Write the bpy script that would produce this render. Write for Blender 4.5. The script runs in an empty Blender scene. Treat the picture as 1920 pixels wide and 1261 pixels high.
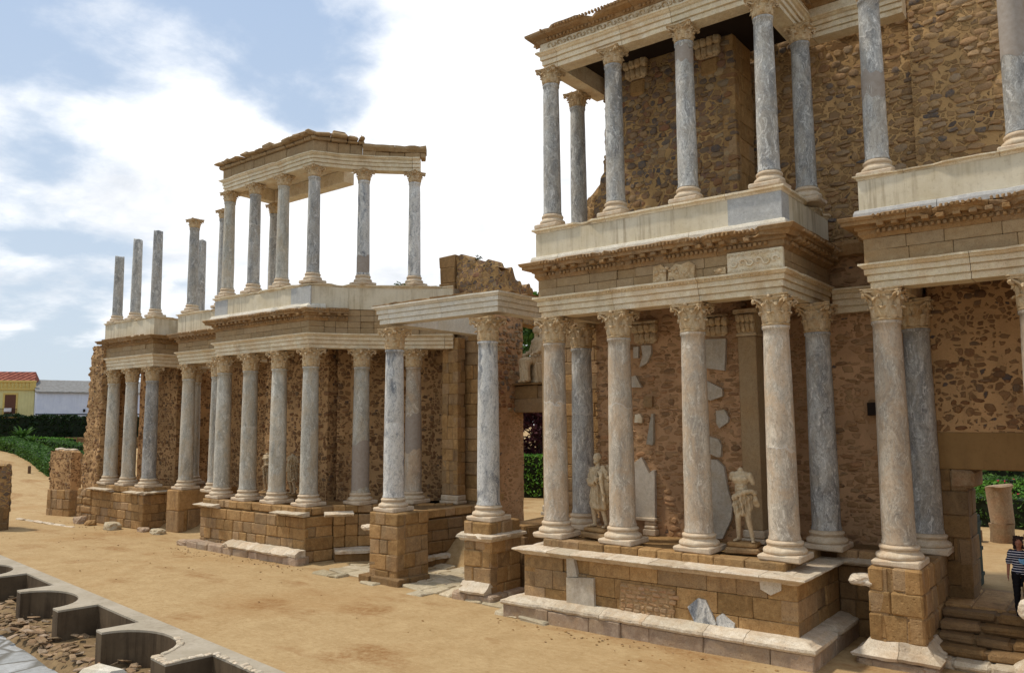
import bpy, bmesh, math, random
from math import sin, cos, pi, radians, sqrt, atan2
from mathutils import Vector, Matrix, noise
random.seed(7)
SC = bpy.context.scene
COL = SC.collection
# ------------------------------------------------------------------ camera
YAW, PITCH, ROLL = 0.6562092669936265, 0.10573563208468204, -0.00735314137687183
fw = Vector((-sin(YAW)*cos(PITCH), cos(YAW)*cos(PITCH), sin(PITCH)))
rt = Vector((cos(YAW), sin(YAW), 0)); up = rt.cross(fw)
r2 = rt*cos(ROLL)+up*sin(ROLL); u2 = -rt*sin(ROLL)+up*cos(ROLL)
cd = bpy.data.cameras.new('camera'); cam = bpy.data.objects.new('camera', cd); COL.objects.link(cam)
cam.matrix_world = Matrix(((r2.x, u2.x, -fw.x, 0), (r2.y, u2.y, -fw.y, 0), (r2.z, u2.z, -fw.z, 5.3), (0, 0, 0, 1)))
cd.sensor_width = 36; cd.lens = 36*1492.467/1920; cd.clip_start = .1; cd.clip_end = 3000
SC.camera = cam
# ------------------------------------------------------------------ light
SUN_TO = Vector((-0.46, -0.20, 0.865)).normalized()
SUN_EL = math.asin(SUN_TO.z)
ld = bpy.data.lights.new('sun', 'SUN'); ld.energy = 3.0; ld.angle = radians(4.0); ld.color = (1, .95, .87)
so = bpy.data.objects.new('sun', ld); COL.objects.link(so)
so.rotation_euler = SUN_TO.to_track_quat('Z', 'Y').to_euler(); so.location = (0, 0, 60)
W = bpy.data.worlds.new('World'); SC.world = W; W.use_nodes = True
SC.view_settings.view_transform = 'Standard'; SC.view_settings.look = 'None'
SC.view_settings.exposure = 0.0; SC.view_settings.gamma = 1; SC.view_settings.use_curve_mapping = False

class NT:
    """small node helper"""
    def __init__(s, tree): s.t = tree
    def n(s, typ, ins=None, **kw):
        nd = s.t.nodes.new(typ)
        for k, v in kw.items(): setattr(nd, k, v)
        if ins:
            for k, v in ins.items():
                sock = nd.inputs[k]
                if hasattr(v, 'links'): s.t.links.new(v, sock)
                else: sock.default_value = v
        return nd
    def math(s, op, a, b=0.0, c=0.0, clamp=False):
        nd = s.n('ShaderNodeMath', {0: a, 1: b, 2: c}, operation=op); nd.use_clamp = clamp
        return nd.outputs[0]
    def vm(s, op, a, b=(0, 0, 0)):
        return s.n('ShaderNodeVectorMath', {0: a, 1: b}, operation=op).outputs[0]
    def mix(s, f, a, b, blend='MIX'):
        nd = s.n('ShaderNodeMix', data_type='RGBA', blend_type=blend)
        for i, v in ((0, f), (6, a), (7, b)):
            if hasattr(v, 'links'): s.t.links.new(v, nd.inputs[i])
            else: nd.inputs[i].default_value = v if i == 0 or len(v) == 4 else (*v, 1)
        return nd.outputs[2]
    def ramp(s, f, *stops):
        nd = s.n('ShaderNodeValToRGB', {0: f}); e = nd.color_ramp.elements
        while len(e) < len(stops): e.new(.5)
        for el, (p, c) in zip(e, stops):
            el.position = p; el.color = (c, c, c, 1) if isinstance(c, (int, float)) else (*c, 1)
        return nd.outputs[0]
    def noise(s, vec, scale, detail=4, rough=.55, dist=0.0):
        return s.n('ShaderNodeTexNoise', {'Vector': vec, 'Scale': scale, 'Detail': detail, 'Roughness': rough, 'Distortion': dist}).outputs[0]
    def vor(s, vec, scale, out='Distance', feature='F1', rnd=1.0):
        return s.n('ShaderNodeTexVoronoi', {'Vector': vec, 'Scale': scale, 'Randomness': rnd}, feature=feature).outputs[out]

def build_world():
    t = W.node_tree; t.nodes.clear(); N = NT(t)
    sky = N.n('ShaderNodeTexSky', sky_type='NISHITA', sun_disc=False, sun_elevation=SUN_EL,
              sun_rotation=atan2(SUN_TO.x, SUN_TO.y), air_density=1.0, dust_density=2.0, ozone_density=1.0)
    d = N.n('ShaderNodeTexCoord').outputs['Generated']
    sx = N.n('ShaderNodeSeparateXYZ', {0: d})
    z = N.math('MAXIMUM', sx.outputs[2], 0.0)
    k = N.math('DIVIDE', 1.0, N.math('ADD', z, .22))
    pl = N.n('ShaderNodeCombineXYZ', {0: N.math('MULTIPLY', sx.outputs[0], k), 1: N.math('MULTIPLY', sx.outputs[1], k), 2: 3.7}).outputs[0]
    big = N.noise(pl, 1.25, 9, .56, .25)
    fine = N.noise(pl, 5.0, 6, .6, .2)
    # more cloud towards the middle of the stage, thinner high on the left and low on the far left
    def lobe(v, a, b):
        v = Vector(v).normalized()
        dt = N.n('ShaderNodeVectorMath', {0: d, 1: tuple(v)}, operation='DOT_PRODUCT').outputs['Value']
        return N.n('ShaderNodeMapRange', {0: dt, 1: a, 2: b, 3: 0.0, 4: 1.0}, interpolation_type='SMOOTHSTEP').outputs[0]
    dirp = lambda px, py: r2*((px-960)/1492.5)-u2*((py-630.5)/1492.5)+fw
    bias = N.math('MULTIPLY', lobe(dirp(900, 300), .84, .985), .30)
    bias = N.math('ADD', bias, N.math('MULTIPLY', lobe(dirp(150, 330), .962, .996), .32))
    bias = N.math('SUBTRACT', bias, N.math('MULTIPLY', lobe(dirp(250, 40), .935, .99), .27))
    bias = N.math('SUBTRACT', bias, N.math('MULTIPLY', lobe(dirp(40, 660), .965, .996), .25))
    m = N.math('ADD', N.math('ADD', big, N.math('MULTIPLY', N.math('SUBTRACT', fine, .5), .42)), bias)
    mask = N.n('ShaderNodeMapRange', {0: m, 1: .42, 2: .70, 3: 0.0, 4: 1.0}, interpolation_type='SMOOTHSTEP').outputs[0]
    shade = N.noise(pl, 2.2, 6, .6, .3)
    cc = N.mix(N.math('MULTIPLY', N.n('ShaderNodeMapRange', {0: shade, 1: .42, 2: .68, 3: 0.0, 4: 1.0}).outputs[0], N.n('ShaderNodeMapRange', {0: m, 1: 1.2, 2: .72, 3: 0.0, 4: 1.0}).outputs[0]), (12.0, 12.0, 12.0), (7.6, 8.0, 8.6))
    grad = N.mix(N.n('ShaderNodeMapRange', {0: z, 1: .0, 2: .55, 3: 0.0, 4: 1.0}).outputs[0], (6.6, 7.6, 8.5), (4.4, 5.8, 8.1)); sk = N.mix(.85, sky.outputs[0], grad)
    col = N.mix(mask, sk, cc)
    bg = N.n('ShaderNodeBackground', {0: col, 1: .105})
    out = N.n('ShaderNodeOutputWorld'); t.links.new(bg.outputs[0], out.inputs[0])
build_world()

# ------------------------------------------------------------------ materials
def lin(h):
    h = h.lstrip('#'); r = []
    for i in (0, 2, 4):
        c = int(h[i:i+2], 16)/255; r.append(c/12.92 if c <= .04045 else ((c+.055)/1.055)**2.4)
    return tuple(r)
def new_mat(name):
    m = bpy.data.materials.new(name); m.use_nodes = True; m.node_tree.nodes.clear(); return m, NT(m.node_tree)
def finish(N, col, rough=.85, height=None, dist=.02, strength=.8, spec=.25):
    p = N.n('ShaderNodeBsdfPrincipled', {'Base Color': col, 'Roughness': rough, 'Specular IOR Level': spec})
    if height is not None:
        b = N.n('ShaderNodeBump', {'Height': height, 'Distance': dist, 'Strength': strength})
        N.t.links.new(b.outputs[0], p.inputs['Normal'])
    o = N.n('ShaderNodeOutputMaterial'); N.t.links.new(p.outputs[0], o.inputs[0])
def coords(N, rnd=True):
    c = N.n('ShaderNodeTexCoord').outputs['Object']
    if rnd:
        r = N.n('ShaderNodeObjectInfo').outputs['Random']
        c = N.vm('ADD', c, N.n('ShaderNodeCombineXYZ', {0: N.math('MULTIPLY', r, 37.), 1: N.math('MULTIPLY', r, 91.), 2: N.math('MULTIPLY', r, 53.)}).outputs[0])
    return c
def scl(N, v, s): return N.vm('MULTIPLY', v, s)
def tint(N): return N.n('ShaderNodeAttribute', attribute_name='tint').outputs['Fac']

def stone(name, a, b, stain, warm, stain_amt=.5, warm_amt=.5, bump=.02, sc=1.0, tamp=.5, rough=.88, pits=True):
    """weathered stone: two base tones, per block tint, warm patina, dark stains, pits"""
    m, N = new_mat(name); c = coords(N, False); t = tint(N)
    tt = N.math('MULTIPLY', t, 13.7)
    cc = N.vm('ADD', c, N.n('ShaderNodeCombineXYZ', {0: tt, 1: tt, 2: tt}).outputs[0])
    n1 = N.noise(cc, 1.3*sc, 6, .6); n2 = N.noise(cc, 7*sc, 6, .65); n3 = N.noise(c, .55*sc, 5, .6, .6)
    n4 = N.noise(cc, 38*sc, 4, .7)
    col = N.mix(N.ramp(n2, (.3, 0.), (.7, 1.)), a, b)
    tv = N.math('ADD', 1-tamp*.5, N.math('MULTIPLY', t, tamp))
    lum = sum(x*k for x, k in zip(a, (.3, .5, .2))); gy = N.ramp(N.math('FRACT', N.math('MULTIPLY', t, 5.37)), (.55, 0.), (.72, 1.)); col = N.mix(N.math('MULTIPLY', gy, min(1., tamp*.55)), col, (lum*1.0, lum*.86, lum*.66))
    col = N.mix(1.0, col, N.n('ShaderNodeCombineColor', {0: tv, 1: tv, 2: N.math('POWER', tv, 1.15)}).outputs[0], 'MULTIPLY')
    col = N.mix(N.math('MULTIPLY', N.ramp(n1, (.45, 0.), (.72, 1.)), warm_amt), col, warm)
    sv = scl(N, cc, (1.2, 1.2, .35))
    st = N.math('MULTIPLY', N.ramp(N.noise(sv, 1.6*sc, 7, .7), (.5, 0.), (.72, 1.)), N.ramp(n3, (.38, 0.), (.6, 1.)))
    col = N.mix(N.math('MULTIPLY', st, stain_amt), col, stain)
    col = N.mix(N.math('MULTIPLY', N.ramp(n4, (.36, 1.), (.5, 0.)), .42), col, stain)
    n6 = N.noise(cc, 3.1*sc, 5, .7, .5); col = N.mix(N.math('MULTIPLY', N.ramp(n6, (.54, 0.), (.68, 1.)), .3), col, tuple(min(1, x*1.35) for x in a))
    h = N.math('ADD', N.math('MULTIPLY', n2, .6), N.math('MULTIPLY', n4, .35))
    if pits:
        pv = N.vor(cc, 9*sc); h = N.math('ADD', h, N.math('MULTIPLY', N.ramp(pv, (.0, 0.), (.28, 1.)), .5))
    finish(N, col, rough, h, bump, .9)
    return m

def rubble(name, pal, mortar, scale=3.0, flat=1.35, dark=.06, bump=.03, gap=.10, drop=.15, small=1.9):
    """uncoursed masonry: rounded flat stones of mixed colours bedded in wide earthy mortar"""
    m, N = new_mat(name); c = coords(N, False)
    wob = N.n('ShaderNodeTexNoise', {'Vector': c, 'Scale': 2.6, 'Detail': 5., 'Roughness': .6}).outputs['Color']
    v = N.vm('ADD', scl(N, c, (1, 1, flat)), scl(N, N.vm('SUBTRACT', wob, (.5, .5, .5)), (.20, .20, .16)))
    v2 = N.vm('ADD', v, (3.1, 1.7, .4)); g = N.noise(c, 16, 5, .7); g2 = N.noise(c, 55, 3, .7); big = N.noise(c, .5, 5, .6, .4)
    sel = N.ramp(N.noise(c, .9, 3, .5), (.46, 0.), (.54, 1.))
    def layer(vv, s):
        e = N.vor(vv, s, 'Distance', 'DISTANCE_TO_EDGE', .85); cl = N.vor(vv, s, 'Color', 'F1', .85)
        sp = N.n('ShaderNodeSeparateColor', {0: cl}); return e, sp.outputs[0], sp.outputs[1], sp.outputs[2]
    A = layer(v, scale); B = layer(v2, scale*small)
    e, a, b, d = (N.n('ShaderNodeMix', {0: sel, 2: x, 3: y}, data_type='FLOAT').outputs[0] for x, y in zip(A, B))
    th = N.math('ADD', gap*.45, N.math('MULTIPLY', b, gap*1.1)); ee = N.math('ADD', e, N.math('MULTIPLY', N.math('SUBTRACT', g, .5), .14))
    mk = N.n('ShaderNodeMapRange', {0: N.math('SUBTRACT', ee, th), 1: -.015, 2: .05, 3: 0., 4: 1.}, interpolation_type='SMOOTHSTEP').outputs[0]
    mk = N.math('MULTIPLY', mk, N.ramp(d, (drop-.01, 0.), (drop+.01, 1.)))
    n = len(pal); col = N.ramp(a, *[((i+.5)/n, p) for i, p in enumerate(pal)])
    col = N.mix(N.math('MULTIPLY', N.ramp(b, (1-dark-.02, 0.), (1-dark, 1.)), .9), col, lin('4f4d4e'))
    col = N.mix(N.math('MULTIPLY', N.ramp(g, (.35, 0.), (.7, 1.)), .4), col, tuple(x*.62 for x in pal[0]))
    mc = N.mix(N.ramp(big, (.38, 0.), (.62, 1.)), mortar, tuple(x*.72 for x in mortar)); mc = N.mix(N.math('MULTIPLY', N.ramp(g2, (.3, 1.), (.5, 0.)), .5), mc, tuple(x*.5 for x in mortar))
    edge = N.math('MULTIPLY', mk, N.math('SUBTRACT', 1.0, mk))
    col = N.mix(mk, mc, col); col = N.mix(N.math('MULTIPLY', edge, .9), col, tuple(x*.35 for x in mortar))
    st = N.math('MULTIPLY', N.ramp(N.noise(scl(N, c, (2.2, 2.2, .4)), 1., 6, .7), (.52, 0.), (.72, 1.)), .4); col = N.mix(st, col, tuple(x*.45 for x in mortar))
    hh = N.math('ADD', N.math('MULTIPLY', mk, N.math('ADD', .5, N.math('MULTIPLY', a, .5))), N.math('ADD', N.math('MULTIPLY', g, .5), N.math('MULTIPLY', g2, .2)))
    finish(N, col, .95, hh, bump, 1.0, .1)
    return m

def marble(name, base, dark, white, warm, warm_amt, vein=.7, cl=(.34, .62)):
    """column marble: cloudy grey, dark and white veins along the shaft, patina, mended joints between drums"""
    m, N = new_mat(name); c0 = N.n('ShaderNodeTexCoord').outputs['Object']; c = coords(N); rnd = N.n('ShaderNodeObjectInfo').outputs['Random']
    zc = N.n('ShaderNodeSeparateXYZ', {0: c0}).outputs[2]
    wobz = N.math('MULTIPLY', N.math('SUBTRACT', N.noise(c, 1.3, 4, .6), .5), .9); zz = N.math('ADD', zc, wobz)
    j1 = N.math('ADD', .9, N.math('MULTIPLY', rnd, 2.6)); j2 = N.math('ADD', .5, N.math('MULTIPLY', N.math('FRACT', N.math('MULTIPLY', rnd, 7.31)), 3.4))
    on1 = N.math('GREATER_THAN', N.math('FRACT', N.math('MULTIPLY', rnd, 13.7)), .62); on2 = N.math('GREATER_THAN', N.math('FRACT', N.math('MULTIPLY', rnd, 29.3)), .8)
    d1 = N.math('MULTIPLY', N.math('GREATER_THAN', zz, j1), on1); d2 = N.math('MULTIPLY', N.math('GREATER_THAN', zz, j2), on2)
    ring = lambda j, on: N.math('MULTIPLY', N.ramp(N.math('ABSOLUTE', N.math('SUBTRACT', zz, j)), (.010, 1.), (.028, 0.)), on)
    rg = N.math('MAXIMUM', ring(j1, on1), ring(j2, on2))
    off = N.math('ADD', N.math('MULTIPLY', d1, 5.3), N.math('MULTIPLY', d2, 8.9))
    c = N.vm('ADD', c, N.n('ShaderNodeCombineXYZ', {0: off, 1: off, 2: off}).outputs[0])
    w = N.n('ShaderNodeTexNoise', {'Vector': c, 'Scale': 1.3, 'Detail': 5.}).outputs['Color']
    v = N.vm('ADD', scl(N, c, (3.0, 3.0, .75)), scl(N, N.vm('SUBTRACT', w, (.5, .5, .5)), (1.8, 1.8, 1.6)))
    n1 = N.noise(v, .8, 7, .62, .8); n2 = N.noise(v, 2.8, 8, .72, 1.4); n7 = N.noise(v, 7., 6, .7, 1.6); n8 = N.noise(c, 13., 5, .7)
    col = N.mix(N.ramp(n1, (cl[0], 0.), (cl[1], 1.)), dark, base)
    col = N.mix(N.math('MULTIPLY', N.ramp(n2, (.53, 0.), (.64, 1.)), vein), col, white)
    col = N.mix(N.math('MULTIPLY', N.ramp(n2, (.32, 1.), (.44, 0.)), vein), col, dark)
    col = N.mix(N.math('MULTIPLY', N.ramp(n7, (.55, 0.), (.66, 1.)), vein*.55), col, white)
    col = N.mix(N.math('MULTIPLY', N.ramp(n7, (.34, 1.), (.46, 0.)), vein*.6), col, tuple(x*.75 for x in dark))
    thin = N.ramp(N.math('ABSOLUTE', N.math('SUBTRACT', N.noise(v, 1.5, 6, .6, 1.5), .5)), (.0, 1.), (.018, 0.))
    col = N.mix(N.math('MULTIPLY', thin, .6), col, tuple(x*.45 for x in dark))
    n5 = N.noise(scl(N, c, (1.4, 1.4, .8)), 1.5, 8, .7, .6)
    col = N.mix(N.math('MULTIPLY', N.ramp(n5, (.44, 0.), (.60, 1.)), warm_amt), col, warm)
    col = N.mix(N.math('MULTIPLY', N.ramp(n8, (.33, 1.), (.46, 0.)), .4), col, tuple(x*.5 for x in dark))
    tv = N.math('SUBTRACT', N.math('ADD', .86, N.math('MULTIPLY', rnd, .24)), N.math('MULTIPLY', N.math('SUBTRACT', d1, d2), .10))
    col = N.mix(1.0, col, N.n('ShaderNodeCombineColor', {0: tv, 1: tv, 2: tv}).outputs[0], 'MULTIPLY')
    col = N.mix(N.math('MULTIPLY', rg, .45), col, lin('d3cabb'))
    h = N.math('ADD', N.math('MULTIPLY', n7, .4), N.math('ADD', N.math('MULTIPLY', n8, .8), N.math('MULTIPLY', rg, .3)))
    finish(N, col, .6, h, .012, .9, .3)
    return m

def stonepal(name, pal, dirt):
    """stones of a rubble wall: colour of each stone picked from a palette, mottled and dirty"""
    m, N = new_mat(name); c = coords(N, False); t = tint(N); n = len(pal); tt = N.math('MULTIPLY', t, 17.3)
    cc = N.vm('ADD', c, N.n('ShaderNodeCombineXYZ', {0: tt, 1: tt, 2: tt}).outputs[0])
    col = N.ramp(t, *[((i+.5)/n, p) for i, p in enumerate(pal)]); n1 = N.noise(cc, 9, 6, .7); n2 = N.noise(cc, 34, 4, .7)
    col = N.mix(N.math('MULTIPLY', N.ramp(n1, (.38, 0.), (.66, 1.)), .55), col, dirt); col = N.mix(N.math('MULTIPLY', N.ramp(n2, (.36, 1.), (.5, 0.)), .45), col, tuple(x*.4 for x in dirt))
    finish(N, col, .92, N.math('ADD', n1, N.math('MULTIPLY', n2, .5)), .03, 1., .15); return m

def plaster(name, a, b, streak, amt):
    m, N = new_mat(name); c = coords(N, False)
    n1 = N.noise(c, 1.1, 6, .6); n2 = N.noise(c, 12, 5, .65)
    col = N.mix(N.ramp(n1, (.35, 0.), (.65, 1.)), a, b)
    st = N.ramp(N.noise(scl(N, c, (5.5, 5.5, .35)), 1.0, 6, .7), (.47, 0.), (.68, 1.))
    ms = N.ramp(N.noise(c, .7, 4, .6), (.36, 0.), (.6, 1.))
    col = N.mix(N.math('MULTIPLY', N.math('MULTIPLY', st, ms), amt), col, streak)
    col = N.mix(N.math('MULTIPLY', N.ramp(n2, (.3, 1.), (.45, 0.)), .2), col, streak)
    finish(N, col, .9, n2, .006, .7, .15)
    return m

def sand_mat():
    m, N = new_mat('packed_sand'); c = coords(N, False)
    n1 = N.noise(c, .22, 6, .6, .4); n2 = N.noise(c, 1.4, 6, .6); n3 = N.noise(c, 22, 4, .7); n4 = N.noise(c, 90, 3, .7)
    col = N.mix(N.ramp(n2, (.3, 0.), (.7, 1.)), lin('a78a60'), lin('b79b70'))
    col = N.mix(N.math('MULTIPLY', N.ramp(n1, (.50, 0.), (.68, 1.)), .55), col, lin('9d784b'))
    rd = N.math('MULTIPLY', N.ramp(N.noise(scl(N, c, (.6, 1.3, 1)), .5, 4, .55), (.54, 0.), (.66, 1.)), N.ramp(N.noise(c, 5., 5, .7), (.35, .15), (.65, 1.)))
    n5 = N.noise(scl(N, c, (1, 1.6, 1)), 5.5, 5, .7, .4); col = N.mix(N.math('MULTIPLY', N.ramp(n5, (.50, 0.), (.68, 1.)), .38), col, lin('8a693f')); col = N.mix(N.math('MULTIPLY', N.ramp(n5, (.30, 1.), (.44, 0.)), .35), col, lin('c9b083'))
    col = N.mix(N.math('MULTIPLY', rd, .8), col, lin('855a30'))
    col = N.mix(N.math('MULTIPLY', N.ramp(n3, (.3, 1.), (.46, 0.)), .45), col, lin('8a6a40'))
    col = N.mix(N.math('MULTIPLY', N.ramp(n4, (.62, 0.), (.72, 1.)), .5), col, lin('d8c096'))
    h = N.math('ADD', N.math('MULTIPLY', n2, 1.2), N.math('ADD', N.math('MULTIPLY', n3, .35), N.math('MULTIPLY', n4, .2)))
    finish(N, col, .95, h, .04, .7, .1)
    return m

def paving(name, a, b, joint, scale, flat=(1, 1, 1)):
    m, N = new_mat(name); c = coords(N, False)
    v = N.vm('ADD', scl(N, c, flat), scl(N, N.n('ShaderNodeTexNoise', {'Vector': c, 'Scale': 1.5}).outputs['Color'], (.25, .25, 0)))
    e = N.vor(v, scale, 'Distance', 'DISTANCE_TO_EDGE', .9); cl = N.n('ShaderNodeSeparateColor', {0: N.vor(v, scale, 'Color', 'F1', .9)}).outputs[0]
    n = N.noise(c, 6, 6, .65)
    col = N.mix(cl, a, b); col = N.mix(N.math('MULTIPLY', N.ramp(n, (.4, 0.), (.7, 1.)), .5), col, joint)
    j = N.ramp(e, (.02, 1.), (.07, 0.)); col = N.mix(j, col, joint)
    finish(N, col, .85, N.math('ADD', N.ramp(e, (.0, 0.), (.1, 1.)), N.math('MULTIPLY', n, .4)), .03, .9, .2)
    return m

def leafmat(name, a, b):
    m, N = new_mat(name); c = coords(N, False); t = tint(N)
    col = N.mix(t, a, b)
    p = N.n('ShaderNodeBsdfPrincipled', {'Base Color': col, 'Roughness': .6, 'Specular IOR Level': .2})
    tr = N.n('ShaderNodeBsdfTranslucent', {'Color': col}); mx = N.n('ShaderNodeMixShader', {0: .25})
    N.t.links.new(p.outputs[0], mx.inputs[1]); N.t.links.new(tr.outputs[0], mx.inputs[2])
    o = N.n('ShaderNodeOutputMaterial'); N.t.links.new(mx.outputs[0], o.inputs[0]); return m

def plain(name, a, b=None, sc=6., rough=.8, bump=.004):
    m, N = new_mat(name); c = coords(N, False); n = N.noise(c, sc, 5, .65)
    b = b or tuple(x*.8 for x in a)
    finish(N, N.mix(N.ramp(n, (.3, 0.), (.7, 1.)), a, b), rough, n, bump, .7, .2); return m

M = {}
M['ashlar'] = stone('granite_blocks', lin('b38e5c'), lin('8f6d42'), lin('553a22'), lin('a0723e'), .85, .4, .035, tamp=.46)
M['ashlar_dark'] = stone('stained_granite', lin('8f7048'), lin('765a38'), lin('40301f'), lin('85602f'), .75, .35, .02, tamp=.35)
M['frieze'] = stone('frieze_blocks', lin('ab9069'), lin('9a7d57'), lin('6a523a'), lin('a67f4e'), .4, .4, .006, tamp=.2)
M['lime'] = stone('cream_limestone', lin('e6d6b8'), lin('d6c29a'), lin('8a6c4c'), lin('c59a60'), .55, .5, .012, tamp=.2)
M['rust'] = stone('weathered_cornice_stone', lin('a9875c'), lin('8f6c44'), lin('5d482f'), lin('b07f45'), .75, .4, .03, tamp=.35)
M['capital'] = stone('capital_stone', lin('d8c19a'), lin('b8986a'), lin('64482a'), lin('b58446'), .75, .6, .03, sc=2., tamp=.3)
M['base'] = stone('column_base_marble', lin('d3c3a8'), lin('bfa888'), lin('8a6e50'), lin('bd9468'), .5, .5, .008, sc=1.5, tamp=.25, pits=False)
M['ledge'] = stone('worn_white_marble', lin('d8cab2'), lin('bba98c'), lin('7d634a'), lin('c09c72'), .7, .5, .025, tamp=.35)
M['pink'] = stone('pinkish_marble_plinth', lin('b49e84'), lin('9a8068'), lin('6b5444'), lin('b08f64'), .6, .5, .02, tamp=.35)
M['statue'] = stone('statue_marble', lin('cfba96'), lin('b39c78'), lin('6a5034'), lin('b08e62'), .7, .45, .012, sc=2., tamp=.2, pits=False)
M['slab'] = stone('grey_marble_slab', lin('c4b8a4'), lin('a89c88'), lin('75614a'), lin('b59b74'), .7, .5, .012, sc=1.5, tamp=.3, pits=False)
M['rubble'] = rubble('rubble_masonry', [lin('ad855c'), lin('a37c55'), lin('b89068'), lin('93704b'), lin('b08a60'), lin('a38463')], lin('c59a70'), 2.7, 2.1, .03, .022, .15, .3)
M['rubble_grey'] = rubble('rubble_with_dark_stones', [lin('937250'), lin('a98a62'), lin('6f655c'), lin('9a7550'), lin('7d6e60'), lin('87604a'), lin('a58c6c')], lin('b99462'), 3.3, 1.3, .12, .035, .08, .10, 1.6)
M['rubble_flat'] = rubble('flat_stone_masonry', [lin('a07c52'), lin('ae8c62'), lin('8c6c48'), lin('a58458'), lin('94785a')], lin('c8a06c'), 2.7, 1.3, .05, .04, .09, .12)
M['brickpatch'] = stone('small_patch_stones', lin('b4936b'), lin('9d7a52'), lin('6d4f35'), lin('a86a48'), .4, .4, .015, sc=2., tamp=.4)
M['rubble_stones'] = stonepal('rubble_stones', [lin('a27a52'), lin('b9906a'), lin('ae865e'), lin('8c6a48'), lin('b38c62'), lin('a48663'), lin('b5865e'), lin('7a5e44')], lin('b48c60'))
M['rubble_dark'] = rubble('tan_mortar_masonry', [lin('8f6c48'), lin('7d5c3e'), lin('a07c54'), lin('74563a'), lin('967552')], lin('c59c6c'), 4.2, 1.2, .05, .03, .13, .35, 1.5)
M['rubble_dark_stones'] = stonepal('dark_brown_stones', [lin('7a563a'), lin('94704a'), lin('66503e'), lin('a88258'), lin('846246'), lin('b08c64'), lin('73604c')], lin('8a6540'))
M['rubble_grey_stones'] = stonepal('dark_and_brown_stones', [lin('8a6a48'), lin('5d5a58'), lin('a48560'), lin('7b6450'), lin('4c4c50'), lin('94704a'), lin('8a5c44'), lin('6d675f'), lin('ad9470')], lin('9d7d54'))
M['rubble_flat_stones'] = stonepal('flat_brown_stones', [lin('a5805a'), lin('8c6e50'), lin('b8966e'), lin('7d654c'), lin('5c5b5c'), lin('ad8a60'), lin('9a8468'), lin('a08a70'), lin('8f6a4c'), lin('b08f66')], lin('b49064'))
M['marble_blue'] = marble('blue_grey_marble', lin('b9b5ab'), lin('74716c'), lin('e4dfd4'), lin('b0a189'), .4, .95)
M['marble_grey'] = marble('grey_marble', lin('c6bfae'), lin('938d7e'), lin('e0d9c8'), lin('bca684'), .5, .85)
M['marble_warm'] = marble('warm_stained_marble', lin('c2b49e'), lin('928675'), lin('e2d6c0'), lin('b99b78'), .6, .8)
M['marble_vein'] = marble('strongly_veined_marble', lin('d4d0c6'), lin('72767b'), lin('f0ece2'), lin('bfb29a'), .3, .8, (.38, .50))
M['cement'] = plain('repair_cement', lin('a3978a'), lin('948676'), 9.)
M['plaster'] = plaster('cream_render', lin('d8caae'), lin('c8b796'), lin('776044'), .75)
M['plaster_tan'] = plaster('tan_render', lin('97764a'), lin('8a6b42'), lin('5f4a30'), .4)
M['bluemarble'] = stone('blue_marble_panel', lin('bdbab2'), lin('a6a39d'), lin('7c766a'), lin('bab09a'), .5, .25, .004, sc=1.6, tamp=.15, pits=False)
M['band'] = stone('pale_band_marble', lin('e0d6c2'), lin('cdc3ae'), lin('857860'), lin('ccb892'), .5, .45, .006, tamp=.15, pits=False)
M['sand'] = sand_mat()
M['concrete'] = plaster('grey_coping_mortar', lin('b1a48f'), lin('a2957f'), lin('6b5c49'), .35)
M['dark_mortar'] = plaster('dark_streaked_mortar', lin('675641'), lin('524332'), lin('2e241a'), .8)  # stage front wall: darker and browner than the coping, with vertical streaks
M['brick'] = stone('old_thin_brick', lin('a78d6a'), lin('876a4a'), lin('4f3b2a'), lin('a0704c'), .5, .4, .02, sc=2, tamp=.7)
M['dirt'] = plain('loose_earth', lin('8d7450'), lin('6d573b'), 4., .95, .03)
M['flag'] = stone('flagstone', lin('c6b799'), lin('a89878'), lin('6f5c42'), lin('b49668'), .5, .4, .02, tamp=.5)
M['orch'] = paving('orchestra_marble_paving', lin('b7b5b0'), lin('9a9994'), lin('6f6a60'), .9)
M['leaf'] = leafmat('hedge_leaves', lin('2f4a1c'), lin('5d7f35'))
M['leaf_dark'] = leafmat('cypress_leaves', lin('1d2c14'), lin('2d401d'))
M['leaf_bright'] = leafmat('bright_leaves', lin('3f6a20'), lin('74a33a'))
M['leaf_purple'] = leafmat('purple_leaves', lin('3a1c20'), lin('552a2e'))
M['bark'] = plain('bark', lin('5b4a38'), None, 12., .9, .02)
M['soil'] = plain('dark_hedge_core', lin('1c2412'), None, 5.)
M['flower'] = plain('red_flower', lin('a8323c'))
M['wood'] = plain('weathered_post', lin('6d543c'), None, 14.)
M['dark'] = plain('dark_fill', lin('2a1f17'))
M['yellow'] = plaster('yellow_house_paint', lin('d9cf94'), lin('cfc48a'), lin('9a8f62'), .3)
M['yellow_trim'] = plain('yellow_trim_paint', lin('d6b86a'), None, 5.)
M['white'] = plaster('white_wall_paint', lin('d3d8e2'), lin('c8cedb'), lin('9aa0ab'), .25)
M['shutter'] = plain('brown_shutter', lin('6a4636'), None, 8.)
M['iron'] = plain('wrought_iron', lin('2c2624'))
M['green_paint'] = plain('dark_green_paint', lin('2c3a2e'), None, 8.)
M['cloth_white'] = plain('white_cloth', lin('d9d4d2'))
def tile_mat(name, a, b, ax, per):
    m, N = new_mat(name); c = coords(N, False); sp = N.n('ShaderNodeSeparateXYZ', {0: c})
    w = N.math('SINE', N.math('MULTIPLY', sp.outputs[ax], 2*pi/per))
    n = N.noise(c, 3, 4, .7)
    finish(N, N.mix(N.ramp(n, (.35, 0.), (.65, 1.)), a, b), .85, w, .08, 1., .1); return m
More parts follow.
